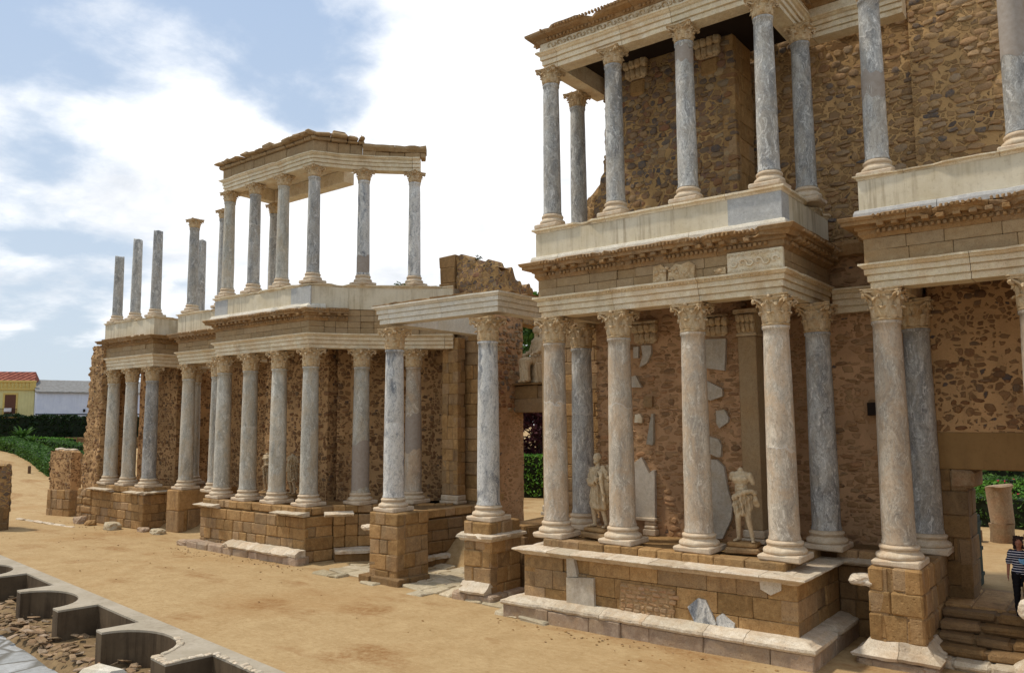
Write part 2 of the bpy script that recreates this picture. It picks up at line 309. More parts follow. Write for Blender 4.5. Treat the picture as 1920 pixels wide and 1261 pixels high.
M['tile'] = tile_mat('clay_tile', lin('a56450'), lin('744034'), 0, .45)
M['corrug'] = tile_mat('corrugated_sheet', lin('9d9a95'), lin('85817a'), 0, .35)

# ------------------------------------------------------------------ mesh building
class MB:
    def __init__(s): s.v = []; s.f = []; s.t = []; s.m = []; s.cur = 0
    def add(s, vs, fs, t=.5):
        o = len(s.v); s.v.extend(tuple(x) for x in vs)
        for f in fs: s.f.append(tuple(i+o for i in f)); s.t.append(t); s.m.append(s.cur)
    def build(s, name, mat, parent=None, smooth=None, loc=None):
        me = bpy.data.meshes.new(name)
        vs = s.v
        if loc is not None: vs = [(x-loc[0], y-loc[1], z-loc[2]) for x, y, z in vs]
        me.from_pydata(vs, [], s.f)
        at = me.attributes.new('tint', 'FLOAT', 'FACE'); at.data.foreach_set('value', s.t)
        for k in (mat if isinstance(mat, tuple) else (mat,)): me.materials.append(M[k])
        if isinstance(mat, tuple): me.polygons.foreach_set('material_index', s.m)
        if smooth is not None:
            me.shade_smooth()
            if smooth < 180: me.set_sharp_from_angle(angle=radians(smooth))
        me.validate(); me.update()
        o = bpy.data.objects.new(name, me); COL.objects.link(o)
        if parent: o.parent = parent
        if loc is not None: o.location = loc
        return o
    def warp(s, amp, freq, start=0):
        for i in range(start, len(s.v)):
            p = Vector(s.v[i]); d = noise.noise_vector(p*freq)
            s.v[i] = tuple(p+d*amp)

def root(name, loc, label, cat, group=None, rz=0.):
    o = bpy.data.objects.new(name, None); COL.objects.link(o); o.empty_display_size = .2
    o.location = loc; o.rotation_euler = (0, 0, rz); o['label'] = label; o['category'] = cat; o['kind'] = 'thing'
    if group: o['group'] = group
    return o
def tag(o, label, cat, group=None):
    o['label'] = label; o['category'] = cat
    if group: o['group'] = group
    return o
def struct(o, kind='structure'): o['kind'] = kind; return o
def under(child_mb, name, mat, r, smooth=None):
    """part in the thing's own space: mesh coordinates are relative to the root's location"""
    return child_mb.build(name, mat, r, smooth)
class Local:
    """collects world-space geometry and builds it under a root placed at loc (no rotation)"""
    def __init__(s, r): s.r = r
    def part(s, mb, name, mat, smooth=None, label=None, parent=None):
        l = s.r.location
        mb.v = [(x-l[0], y-l[1], z-l[2]) for x, y, z in mb.v]
        o = mb.build(name, mat, parent or s.r, smooth)
        if label: o['label'] = label
        return o

CB_F = []
def chamfer_box(mb, c0, c1, ch=.015, t=.5, fr=None, jit=0.):
    """box with broken edges; fr maps (u, o, z) to world"""
    (x0, y0, z0), (x1, y1, z1) = c0, c1
    ch = min(ch, (x1-x0)*.3, (y1-y0)*.3, (z1-z0)*.3)
    vs = []; idx = {}
    J = lambda: (random.random()-.5)*2*jit
    for ix, X in ((0, x0), (1, x1)):
        for iy, Y in ((0, y0), (1, y1)):
            for iz, Z in ((0, z0), (1, z1)):
                jx, jy, jz = J(), J(), J()
                sx, sy, sz = (1 if ix == 0 else -1), (1 if iy == 0 else -1), (1 if iz == 0 else -1)
                k = ch*(1+random.random()*(1.5 if jit else 0))
                for a, p in enumerate(((X, Y+sy*k, Z+sz*k), (X+sx*k, Y, Z+sz*k), (X+sx*k, Y+sy*k, Z))):
                    idx[ix, iy, iz, a] = len(vs); vs.append((p[0]+jx, p[1]+jy, p[2]+jz))
    I = idx; fs = []
    q = lambda a, s: fs.append(a if s else a[::-1])
    for s in (0, 1):
        q((I[s, 0, 0, 0], I[s, 0, 1, 0], I[s, 1, 1, 0], I[s, 1, 0, 0]), s == 0)
        q((I[0, s, 0, 1], I[1, s, 0, 1], I[1, s, 1, 1], I[0, s, 1, 1]), s == 0)
        q((I[0, 0, s, 2], I[0, 1, s, 2], I[1, 1, s, 2], I[1, 0, s, 2]), s == 0)
    for s in (0, 1):
        for r in (0, 1):
            fs.append((I[s, r, 0, 0], I[s, r, 0, 1], I[s, r, 1, 1], I[s, r, 1, 0]))
            fs.append((I[s, 0, r, 0], I[s, 1, r, 0], I[s, 1, r, 2], I[s, 0, r, 2]))
            fs.append((I[0, s, r, 1], I[1, s, r, 1], I[1, s, r, 2], I[0, s, r, 2]))
            for w in (0, 1): fs.append((I[s, r, w, 0], I[s, r, w, 1], I[s, r, w, 2]))
    if fr: vs = [fr(*p) for p in vs]
    # orient every face outwards from the box centre
    c = Vector((0, 0, 0))
    for p in vs: c += Vector(p)
    c /= len(vs); of = []
    for f in fs:
        a, b, d = (Vector(vs[i]) for i in f[:3]); n = (b-a).cross(d-a)
        m = sum((Vector(vs[i]) for i in f), Vector())/len(f)
        of.append(f if n.dot(m-c) >= 0 else f[::-1])
    mb.add(vs, of, t)
def box(mb, x0, x1, y0, y1, z0, z1, t=.5, ch=.012, jit=0.): chamfer_box(mb, (x0, y0, z0), (x1, y1, z1), ch, t, None, jit)

def seg_frame(p0, p1):
    p0 = Vector(p0); d = (Vector(p1)-p0); L = d.length; d /= L; n = Vector((d.y, -d.x))   # outward = right hand side
    return L, (lambda u, o, z: (p0.x+d.x*u+n.x*o, p0.y+d.y*u+n.y*o, z))
def ashlar(mb, p0, p1, z0, z1, ch=.42, bl=.75, depth=.3, jit=.005, rough=.014, core=True, ragged=0., edge=.014):
    """a face of squared blocks, each its own chamfered stone, along p0-p1"""
    L, fr = seg_frame(p0, p1); nrow = max(1, round((z1-z0)/ch)); z = z0
    hs = [random.uniform(.85, 1.15) for _ in range(nrow)]; k = (z1-z0)/sum(hs)
    if core: chamfer_box(mb, (.02, -depth, z0), (L-.02, -.07, z1-.03), .01, .15, fr)
    for h in hs:
        h *= k; u = 0.; first = True
        while u < L-.01:
            w = bl*random.uniform(.6, 1.45)*(.6 if first and random.random() < .5 else 1); first = False
            if L-u-w < bl*.4: w = L-u
            if not (ragged and random.random() < ragged):
                off = random.uniform(-1, 1)*rough - (.05 if random.random() < .06 else 0)
                chamfer_box(mb, (u+.004, -depth*.85, z+.004), (u+w-.004, off, z+h-.004), edge, random.random(), fr, jit)
            u += w
        z += h
def ashlar_path(mb, pts, *a, **k):
    for p, q in zip(pts, pts[1:]): ashlar(mb, p, q, *a, **k)

def resample(path, step):
    out = []
    for a, b in zip(path, path[1:]):
        a = Vector(a); b = Vector(b); L = (b-a).length; n = max(1, int(L/step))
        for i in range(n): out.append((a+(b-a)*i/n, i == 0 and bool(out)))
    out.append((Vector(path[-1]), False)); return out
def sweep(mb, prof, path, step=.25, amp=.0, freq=2., joint=1.8, chip=0., chipmin=.1, tv=.5):
    """extrude a closed (out, z) profile along a path; out is to the right of travel; split in stones"""
    st = resample(path, step); n = len(st); npf = len(prof); P = [s[0] for s in st]
    mit = []
    for i in range(n):
        d0 = (P[i]-P[i-1]).normalized() if i else (P[1]-P[0]).normalized()
        d1 = (P[i+1]-P[i]).normalized() if i < n-1 else d0
        n0 = Vector((d0.y, -d0.x)); n1 = Vector((d1.y, -d1.x)); m = (n0+n1)
        m = m/(1+n0.dot(n1)) if n0.dot(n1) > -.99 else n0; mit.append(m)
    area = sum(prof[i][0]*prof[(i+1) % npf][1]-prof[(i+1) % npf][0]*prof[i][1] for i in range(npf))
    rings = []; u = 0.
    for i in range(n):
        if i: u += (P[i]-P[i-1]).length
        ring = []
        for (o, z) in prof:
            oo = o; zz = z
            p = Vector((P[i].x, P[i].y, z))
            if chip and o > chipmin:
                c = noise.noise(Vector((P[i].x*1.3, P[i].y*1.3, z*.6)))+.6*noise.noise(Vector((P[i].x*4.1, P[i].y*4.1, z*3)))
                c = max(0., c-.12); oo -= min(o-chipmin*.5, c*chip*2); zz -= c*chip*.45*(1 if z > sum(q[1] for q in prof)/npf else -.3)
            v = Vector((P[i].x+mit[i].x*oo, P[i].y+mit[i].y*oo, zz))
            if amp: v += noise.noise_vector(v*freq)*amp + noise.noise_vector(v*freq*3.3)*amp*.4
            ring.append(v)
        rings.append(ring)
    # split into stones at straight stations
    cuts = [0]; acc = 0.
    nextj = joint*random.uniform(.7, 1.3)
    for i in range(1, n-1):
        acc += (P[i]-P[i-1]).length
        if acc > nextj and not st[i][1] and not (i+1 < n and st[i+1][1]): cuts.append(i); acc = 0.; nextj = joint*random.uniform(.7, 1.3)
    cuts.append(n-1)
    for a, b in zip(cuts, cuts[1:]):
        rr = [list(r) for r in rings[a:b+1]]
        g = .006
        d = (P[a+1]-P[a]).normalized(); rr[0] = [v+Vector((d.x, d.y, 0))*g for v in rr[0]]
        d = (P[b]-P[b-1]).normalized(); rr[-1] = [v-Vector((d.x, d.y, 0))*g for v in rr[-1]]
        dz = random.uniform(-.004, .004)
        vs = [(v.x, v.y, v.z+dz) for r in rr for v in r]; fs = []
        for i in range(len(rr)-1):
            for j in range(npf):
                j2 = (j+1) % npf; f = (i*npf+j, i*npf+j2, (i+1)*npf+j2, (i+1)*npf+j)
                fs.append(f if area < 0 else f[::-1])
        cap0 = tuple(range(npf)); cap1 = tuple((len(rr)-1)*npf+j for j in range(npf))
        fs.append(cap0[::-1] if area < 0 else cap0); fs.append(cap1 if area < 0 else cap1[::-1])
        mb.add(vs, fs, max(0, min(1, tv+random.uniform(-.45, .45))))
def along(path, spacing):
    for a, b in zip(path, path[1:]):
        L, fr = seg_frame(a, b); n = max(1, round(L/spacing))
        for i in range(n): yield fr, (i+.5)*L/n
def offset_path(path, o):
    out = []
    for i, p in enumerate(path):
        p = Vector(p); ns = []
        if i: d = (p-Vector(path[i-1])).normalized(); ns.append(Vector((d.y, -d.x)))
        if i < len(path)-1: d = (Vector(path[i+1])-p).normalized(); ns.append(Vector((d.y, -d.x)))
        if len(ns) == 2: m = (ns[0]+ns[1])/(1+ns[0].dot(ns[1]))
        else: m = ns[0]
        out.append((p.x+m.x*o, p.y+m.y*o))
    return out
def lathe(mb, prof, c=(0, 0, 0), segs=32, amp=0., freq=3., t=.5, cap=True):
    vs = []; fs = []; n = len(prof)
    for r, z in prof:
        for k in range(segs):
            a = 2*pi*k/segs; v = Vector((c[0]+r*cos(a), c[1]+r*sin(a), c[2]+z))
            if amp: v += noise.noise_vector(v*freq)*amp
            vs.append(tuple(v))
    for i in range(n-1):
        for k in range(segs): fs.append((i*segs+k, i*segs+(k+1) % segs, (i+1)*segs+(k+1) % segs, (i+1)*segs+k))
    if cap: fs.append(tuple(range(segs))[::-1]); fs.append(tuple((n-1)*segs+k for k in range(segs)))
    mb.add(vs, fs, t)
def tube(mb, pts, rad, segs=6, t=.5):
    pts = [Vector(p) for p in pts]; vs = []; fs = []; n = len(pts)
    rad = rad if isinstance(rad, (list, tuple)) else [rad]*n
    for i, p in enumerate(pts):
        d = (pts[min(i+1, n-1)]-pts[max(i-1, 0)]).normalized(); a = d.orthogonal().normalized()
        if i == 0: ref = a
        a = (ref-d*ref.dot(d)).normalized(); ref = a; b = d.cross(a)
        for k in range(segs): w = 2*pi*k/segs; vs.append(p+a*cos(w)*rad[i]+b*sin(w)*rad[i])
    for i in range(n-1):
        for k in range(segs): fs.append((i*segs+k, i*segs+(k+1) % segs, (i+1)*segs+(k+1) % segs, (i+1)*segs+k))
    fs.append(tuple(range(segs))[::-1]); fs.append(tuple((n-1)*segs+k for k in range(segs)))
    mb.add(vs, fs, t)
def prism(mb, poly, z0, z1, t=.5):
    """vertical prism over a plan polygon (counter-clockwise)"""
    n = len(poly)
    if sum(poly[i][0]*poly[(i+1) % n][1]-poly[(i+1) % n][0]*poly[i][1] for i in range(n)) < 0: poly = poly[::-1]
    vs = [(x, y, z0) for x, y in poly]+[(x, y, z1) for x, y in poly]
    fs = [tuple(range(n))[::-1], tuple(range(n, 2*n))]+[(i, (i+1) % n, n+(i+1) % n, n+i) for i in range(n)]
    mb.add(vs, fs, t)
def slab_shape(mb, poly, fr, o0, o1, t=.5):
    """flat piece with an irregular outline on a wall: poly in (u, z), from depth o0 to o1"""
    n = len(poly)
    vs = [fr(u, o1, z) for u, z in poly]+[fr(u, o0, z) for u, z in poly]
    fs = [tuple(range(n)), tuple(range(n, 2*n))[::-1]]+[(i, n+i, n+(i+1) % n, (i+1) % n) for i in range(n)]
    a = sum(poly[i][0]*poly[(i+1) % n][1]-poly[(i+1) % n][0]*poly[i][1] for i in range(n))
    if a < 0: fs = [f[::-1] for f in fs]
    mb.add(vs, fs, t)
def lump(mb, fr, u, z, w, h, o0, o1, t):
    """one rough stone showing in a wall face: irregular outline, worn front"""
    k = random.randint(7, 9); a0 = random.random()*6.28; rs = [random.uniform(.8, 1.12) for _ in range(k)]; ro = random.uniform(-.15, .15); tx, tz = random.uniform(-.3, .3), random.uniform(-.3, .3)
    vs = []
    for s_, o in ((1.06, o0), (1.0, o1-.014-.25*(o1-max(o0, 0))), (.72, o1)):
        for i in range(k):
            a = a0+2*pi*i/k; ca, sa = cos(a), sin(a); q = rs[i]/max(abs(ca), abs(sa))**.55*s_
            x, y = ca*q*w/2, sa*q*h/2; vs.append(fr(u+x*cos(ro)-y*sin(ro), o+(tx*x+tz*y)*(.35 if s_ < 1.05 else 0), z+x*sin(ro)+y*cos(ro)))
    fs = [(r*k+i, r*k+(i+1) % k, (r+1)*k+(i+1) % k, (r+1)*k+i) for r in range(2) for i in range(k)]+[tuple(2*k+i for i in range(k))]
    # frames are left-handed on (u, o, z): flip so that faces look outwards
    mb.add(vs, [f[::-1] for f in fs] if FLIP else fs, t)
FLIP = False
def wall_noise(p, z, amp): q = Vector((p[0], p[1], z)); return noise.noise(q*1.1)*amp+noise.noise(q*3.5)*amp*.6+noise.noise(q*8)*amp*.35
def facing(mb, path, z0, top, amp, kind, end0=None):
    wr, hr, cov, pr = {'rubble': ((.14, .40), (.08, .20), .62, (.010, .040)), 'rubble_grey': ((.13, .34), (.11, .23), .72, (.015, .06)), 'rubble_dark': ((.12, .30), (.10, .22), .36, (.012, .045)), 'rubble_flat': ((.15, .44), (.10, .24), .62, (.015, .06))}[kind]
    tot = 0.
    for a, b in zip(path, path[1:]):
        L, fr = seg_frame(a, b); z = z0+.05
        zmax = max(top(tot+L*i/8) for i in range(9))
        while z < zmax:
            h = random.uniform(*hr); u = random.uniform(0, .2)+(end0(z) if end0 and tot == 0 else 0.)
            while u < L-.05:
                w = random.uniform(*wr); cl = noise.noise(Vector((u*.9+tot, z*.9, amp*50)))
                if z+h < top(tot+u)+.03 and random.random() < cov+.45*cl:
                    uu = min(u+w/2, L-w*.3); p = fr(uu, 0, z); d = wall_noise(p, z, amp)
                    lump(mb, fr, uu, z+h/2+random.uniform(-.03, .03), w, h*random.uniform(.75, 1.05), d-.12, d+random.uniform(*pr), random.random())
                u += w+random.uniform(.01, .08)
            z += h*.92+.02
        tot += L
def rubble_wall(mb, path, z0, top, thick, amp=.07, res=.16, end0=None, end1=None, seed=0.):
    """thick wall with uneven face; top(u) gives its height, end0/end1(z) pull the ends in (ragged)"""
    pts = []; tot = 0.
    for a, b in zip(path, path[1:]):
        L = (Vector(b)-Vector(a)).length; pts.append((tot, L, a, b)); tot += L
    def pos(u):
        for s, L, a, b in pts:
            if u <= s+L+1e-6:
                a = Vector(a); b = Vector(b); p = a+(b-a)*((u-s)/L); d = (b-a).normalized(); return p, Vector((d.y, -d.x))
        a = Vector(a); b = Vector(b); d = (b-a).normalized(); return b, Vector((d.y, -d.x))
    zt = max(top(tot*i/20) for i in range(21))
    nu = max(2, int(tot/res)); nz = max(2, int((zt-z0)/res)); vs = []; fs = []
    for side in (0, 1):
        for j in range(nz+1):
            for i in range(nu+1):
                u = tot*i/nu; f = j/nz; tu = top(u); z = z0+(tu-z0)*f
                u0 = end0(z) if end0 else 0.; u1 = tot-(end1(z) if end1 else 0.)
                uu = u0+(u1-u0)*i/nu; p, nn = pos(uu)
                q = Vector((p.x, p.y, z)); d = wall_noise(p, z, amp)
                o = d if side == 0 else -thick-d
                dz = noise.noise(q*4)*amp*.9*(1 if j == nz else 0)+ (noise.noise(q*9)*amp*.8 if j == nz else 0)
                vs.append((p.x+nn.x*o, p.y+nn.y*o, z+dz))
    S = (nu+1)*(nz+1)
    for j in range(nz):
        for i in range(nu):
            a = j*(nu+1)+i; q = (a, a+1, a+nu+2, a+nu+1); fs.append(q); fs.append(tuple(x+S for x in q[::-1]))
    for i in range(nu):
        a = nz*(nu+1)+i; fs.append((a, a+1, a+1+S, a+S)); b = i; fs.append((b+1, b, b+S, b+1+S))
    for j in range(nz):
        a = j*(nu+1); c = a+nu+1; fs.append((a, c, c+S, a+S)); a2 = a+nu; c2 = a2+nu+1; fs.append((c2, a2, a2+S, c2+S))
    mb.add(vs, fs, .5)
def rock(mb, c, s, seed=0., t=.5, sub=2):
    bm = bmesh.new(); bmesh.ops.create_icosphere(bm, subdivisions=sub, radius=1.)
    off = len(mb.v); vs = []
    for v in bm.verts:
        p = v.co.copy(); m = max(abs(p.x), abs(p.y), abs(p.z)); p = p.lerp(p/m, .55)
        p *= 1+.22*noise.noise(p*1.7+Vector((seed*7.3, seed*3.1, seed)))
        vs.append((c[0]+p.x*s[0], c[1]+p.y*s[1], c[2]+p.z*s[2]))
    mb.add(vs, [tuple(v.index for v in f.verts) for f in bm.faces], t); bm.free()
def leaves(mb, pts, size, tilt=1.):
    for p in pts:
        n = Vector((random.gauss(0, 1), random.gauss(0, 1), random.gauss(0, 1)+.4)).normalized(); a = n.orthogonal().normalized()
        w = random.random()*6.28; b = n.cross(a); a, b = a*cos(w)+b*sin(w), b*cos(w)-a*sin(w); s = size*random.uniform(.6, 1.3)
        p = Vector(p)
        mb.add([p-a*s, p-b*s*.45+n*s*.12, p+a*s, p+b*s*.45+n*s*.12], [(0, 1, 2, 3)], random.random())
# ------------------------------------------------------------------ ground
def hgt(x, y):
    def ss(a, b, v): t = max(0, min(1, (v-a)/(b-a))); return t*t*(3-2*t)
    far = 3.0*ss(0, 1, (-50-x)/55) if x < -50 else 0.
    back = .95*ss(22.0, 23.2, y)*ss(-44, -40, x)
    back2 = .5*ss(30, 60, y)*ss(-44, -20, x)
    return max(far, back)+back2
PO = Vector((-34.81, 13.02)); PU = Vector((.9933, -.1158)); PV = Vector((-.1158, -.9933))
def pw(u, v): p = PO+PU*u+PV*v; return (p.x, p.y)
def ground():
    mb = MB(); us = []; x = -260.
    while x < 160: us.append(x); x += .5 if -56 < x < 2 else (2. if -110 < x < 30 else 15.)
    us.append(160.)
    # rows run from the edge of the stage (pulpitum) back to the horizon
    rows = [0, .3, .7, 1.2, 1.8, 2.5, 3.3, 4.2, 5.2, 6.2, 7.2, 8.2, 9.0, 9.6, 10.2, 10.8, 11.6, 12.6, 14, 16, 18, 21, 25, 30, 36, 44, 55, 75, 110, 170, 300, 700, 1500]
    vs = []; n = len(us)
    for k, r in enumerate(rows):
        for xx in us:
            y0 = 13.02-.1166*(xx+34.81)+.10; y = y0+r
            z = hgt(xx, y)+(noise.noise(Vector((xx*.25, y*.25, 0)))*.035+noise.noise(Vector((xx*.9, y*.9, 5)))*.012)*(1 if r > .5 else 0)
            vs.append((xx, y, z))
    fs = [(j*n+i, j*n+i+1, (j+1)*n+i+1, (j+1)*n+i) for j in range(len(rows)-1) for i in range(n-1)]
    mb.add(vs, fs); struct(mb.build('ground', 'sand', smooth=180))
    mb = MB(); far = [(-260, 39.3), (160, -9.7), (160, -400), (-260, -400)]
    a, b = pw(-226, 1.8), pw(196, 1.8)
    mb.add([(*a, -1.1), (*b, -1.1), (b[0], -300, -1.1), (a[0], -300, -1.1)], [(3, 2, 1, 0)])
    struct(mb.build('orchestra_floor', 'orch'))
    mb = MB(); vs = []; N1, N2 = 110, 8
    for j in range(N2+1):
        for i in range(N1+1):
            u = -12+i*.5; v = -.3+j*.27; x, y = pw(u, v)
            z = -.98+noise.noise(Vector((x*1.1, y*1.1, 0)))*.1+(.12 if 1 < j < 7 else 0)-(.15 if j == N2 else 0); vs.append((x, y, z))
    mb.add(vs, [(j*(N1+1)+i, (j+1)*(N1+1)+i, (j+1)*(N1+1)+i+1, j*(N1+1)+i+1) for j in range(N2) for i in range(N1)])
    struct(mb.build('earth_strip', 'dirt', smooth=180))
    # the ground beyond the two ends of the pulpitum ditch is closed by the stage edge
    mb = MB(); a, b = pw(-226, -.30), pw(196, -.30)
    mb.add([(*a, -1.3), (*b, -1.3), (*b, -.02), (*a, -.02)], [(0, 1, 2, 3)]); struct(mb.build('stage_edge', 'dirt'))
ground()
# flagstones in front of the middle door
def flags():
    mb = MB(); random.seed(5)
    for k in range(200):
        u = random.uniform(-23.2, -12.6); v = random.uniform(17.1, 24.5)
        pass
    y = 17.55; row = 0
    while y < 24.8:
        h = random.uniform(.42, .7); x = -23.4+random.uniform(0, .4)+max(0, (y-19.5))*.45
        while x < -12.2:
            w = random.uniform(.5, 1.1)
            yy = y+.10*(-12-x)-.2
            if not (y < 18.1 and random.random() < .35):
                fr = (lambda X, Y, a: (lambda u, o, z: (X+u*cos(a)-o*sin(a), Y+u*sin(a)+o*cos(a), z)))(x, yy, -.08+random.uniform(-.06, .06))
                chamfer_box(mb, (.028, .028, -.06), (w-.028, h-.028, .085+random.uniform(-.015, .02)), .02, random.random(), fr, .035)
            x += w
        y += h; row += 1
    struct(mb.build('stone_paving', 'flag'))
flags()

# ------------------------------------------------------------------ columns
def acanthus(mb, ang, r0, z0, h, w, curl, t):
    NR, NC = 8, 5; vs = []; fs = []
    for side in (0, 1):
        for i in range(NR+1):
            f = i/NR
            if f < .72: rr = r0(z0+h*f)+.012+.02*sin(f*pi); zz = z0+h*f
            else:
                g = (f-.72)/.28; rr = r0(z0+h*.72)+.012+curl*sin(g*pi*.5)*1.0; zz = z0+h*(.72+.24*sin(g*pi*.85)) - curl*.35*max(0, g-.6)
            wd = w*(.75+.35*sin(f*pi*.9))*(1 if f < .75 else (1-.75*((f-.75)/.25)**1.4))*(1+.12*(i % 2))
            for j in range(NC):
                s = j/(NC-1)*2-1
                rib = .018*(1-abs(s)) - (.012 if abs(s) > .9 else 0)
                rad = rr+rib-(.022 if side else 0); a = ang+s*wd/max(.2, rr)*.5
                vs.append((rad*cos(a), rad*sin(a), zz))
    S = (NR+1)*NC
    for i in range(NR):
        for j in range(NC-1):
            a = i*NC+j; q = (a, a+1, a+NC+1, a+NC); fs.append(q); fs.append(tuple(x+S for x in q[::-1]))
        for j in (0, NC-1):
            a = i*NC+j; q = (a, a+NC, a+NC+S, a+S); fs.append(q if j == 0 else q[::-1])
    for j in range(NC-1): a = NR*NC+j; fs.append((a, a+1, a+1+S, a+S))
    mb.add(vs, fs, t)
def capital_mb(r, h, A, seed):
    """Corinthian capital: bell, two rows of acanthus, corner volutes, concave abacus"""
    mb = MB(); random.seed(seed)
    bell = lambda z: r*(.96+.10*(z/h)+.42*max(0, (z/h-.45)/.45)**2)
    lathe(mb, [(r*1.0, 0), (r*1.1, .02*h), (r*1.12, .05*h), (r*1.02, .08*h)]+[(bell(z*h), z*h) for z in (.12, .3, .45, .6, .7, .8, .88)], segs=24, t=.4)
    for k in range(8): acanthus(mb, 2*pi*k/8, bell, .07*h, .40*h, r*.72, r*.34*random.uniform(.75, 1.1), random.uniform(.3, .8))
    for k in range(8): acanthus(mb, 2*pi*(k+.5)/8, bell, .12*h, .64*h, r*.70, r*.40*random.uniform(.7, 1.1), random.uniform(.3, .8))
    for k in range(4):
        if random.random() < .12: continue
        a = pi/4+k*pi/2; ca, sa = cos(a), sin(a); R1 = A*1.22
        for sg in (-1, 1):
            pts = []; rad = []
            for i in range(9):
                f = i/8; rr = bell(.5*h)+(R1-bell(.5*h))*f**1.3; zz = h*(.50+.36*f**.6); off = sg*(1-f)*r*.45+sg*.02
                pts.append((rr*ca-off*sa, rr*sa+off*ca, zz)); rad.append(r*(.05+.06*f))
            for i in range(8):
                w = i/7*4.6; q = r*.20*(1-i/9); rr = R1-.02+q*sin(w)*.9; zz = h*.86-r*.20+q*cos(w)
                pts.append((rr*ca-sg*.02*sa, rr*sa+sg*.02*ca, zz)); rad.append(r*.11*(1-i/14))
            tube(mb, pts, rad, 6, random.uniform(.4, .9))
    for k in range(4):
        a = k*pi/2; ca, sa = cos(a), sin(a)
        for sg in (-1, 1):
            pts = []
            for i in range(8):
                w = i/7*4.2; q = r*.15*(1-i/10); pts.append(((A*.86)*ca-sg*(r*.16-q*cos(w)*.8+.02)*sa, (A*.86)*sa+sg*(r*.16-q*cos(w)*.8+.02)*ca, h*.74+q*sin(w)))
            tube(mb, pts, r*.06, 5, .6)
        rock(mb, (A*.93*ca, A*.93*sa, h*.93), (r*.16, r*.16, r*.17), k+seed, .7, 1)
    poly = []
    for k in range(4):
        a = pi/4+k*pi/2; c = Vector((cos(a), sin(a)))*A*1.34; d = Vector((-sin(a), cos(a)))*A*.10
        poly += [c-d, c+d]
        n = pi/2+k*pi/2
        for s in (-.6, -.3, 0, .3, .6):
            t = 1-s*s; m = Vector((cos(n), sin(n)))*(A*(.84+.16*(1-t)))+Vector((-sin(n), cos(n)))*s*A
            poly.append(m)
    n = len(poly); rings = [(.97, .88), (1., .92), (.93, .935), (1.02, .97), (1.02, 1.0)]
    vs = [(p.x*s, p.y*s, z*h) for s, z in rings for p in poly]
    fs = [tuple(range(n))[::-1], tuple((len(rings)-1)*n+i for i in range(n))]+[(i*n+j, i*n+(j+1) % n, (i+1)*n+(j+1) % n, (i+1)*n+j) for i in range(len(rings)-1) for j in range(n)]
    mb.add(vs, fs, .6); mb.warp(.016*r/.3, 7+seed*.1); mb.warp(.012*r/.3, 17); return mb
def base_mb(r, h, plinth):
    mb = MB(); ph = h*.30; prof = []
    def torus(z0, z1, R, b):
        for i in range(7): a = -pi/2+pi*i/6; prof.append((R+b*cos(a), (z0+z1)/2+(z1-z0)/2*sin(a)))
    torus(ph, ph+h*.27, r*1.28, r*.16)
    prof += [(r*1.24, ph+h*.30), (r*1.17, ph+h*.33), (r*1.13, ph+h*.38), (r*1.18, ph+h*.43)]
    torus(ph+h*.45, ph+h*.62, r*1.12, r*.10); prof += [(r*1.08, h*.94), (r*1.0, h)]
    lathe(mb, prof, segs=36, amp=.006, freq=5., t=.6)
    chamfer_box(mb, (-plinth, -plinth, 0), (plinth, plinth, ph+.005), .02, .7, None, .008); return mb
def shaft_mb(r0, r1, h, broken=False, seed=0):
    mb = MB(); prof = [(r0*1.06, 0), (r0*1.06, .03), (r0*1.0, .09)]
    for i in range(1, 22): f = i/22; prof.append((r0+(r1-r0)*(f**1.6), .09+(h-.09)*f*.985))
    if not broken: prof += [(r1*1.0, h-.09), (r1*1.08, h-.075), (r1*1.10, h-.04), (r1*1.08, h)]
    else: prof += [(r1, h-.02), (r1*.9, h+.01)]
    lathe(mb, prof, segs=40, amp=.006, freq=2.2+seed*.1)
    if broken:
        for i, v in enumerate(mb.v):
            if v[2] > h-.08: mb.v[i] = (v[0], v[1], v[2]+.10*noise.noise(Vector((v[0]*5, v[1]*5, seed)))-.12*max(0, v[0]*1.5))
    return mb
LOW = dict(r0=.35, r1=.30, h=5.0, bh=.47, pl=.50, ch=.74, A=.44)
UPP = dict(r0=.262, r1=.232, h=3.97, bh=.45, pl=.40, ch=.46, A=.345)
MESH = {}
def keep(key, mb, mat, smooth):
    o = mb.build(key, mat, None, smooth); MESH[key] = o.data; bpy.data.objects.remove(o); return MESH[key]
for nm, K in (('low', LOW), ('upp', UPP)):
    keep(nm+'_base', base_mb(K['r0'], K['bh'], K['pl']), 'base', 35)
    for i in range(3): keep(nm+'_capital%d' % i, capital_mb(K['r1'], K['ch'], K['A'], 3+i), 'capital', 50)
    for i in range(2): keep(nm+'_shaft%d' % i, shaft_mb(K['r0'], K['r1'], K['h'], seed=i*7), 'marble_grey', 60)
CN = [0]
def put(me, name, parent, z, mat=None, rz=0.):
    o = bpy.data.objects.new(name, me); COL.objects.link(o); o.parent = parent; o.location = (0, 0, z); o.rotation_euler = (0, 0, rz)
    if mat: o.material_slots[0].link = 'OBJECT'; o.material_slots[0].material = M[mat]
    return o
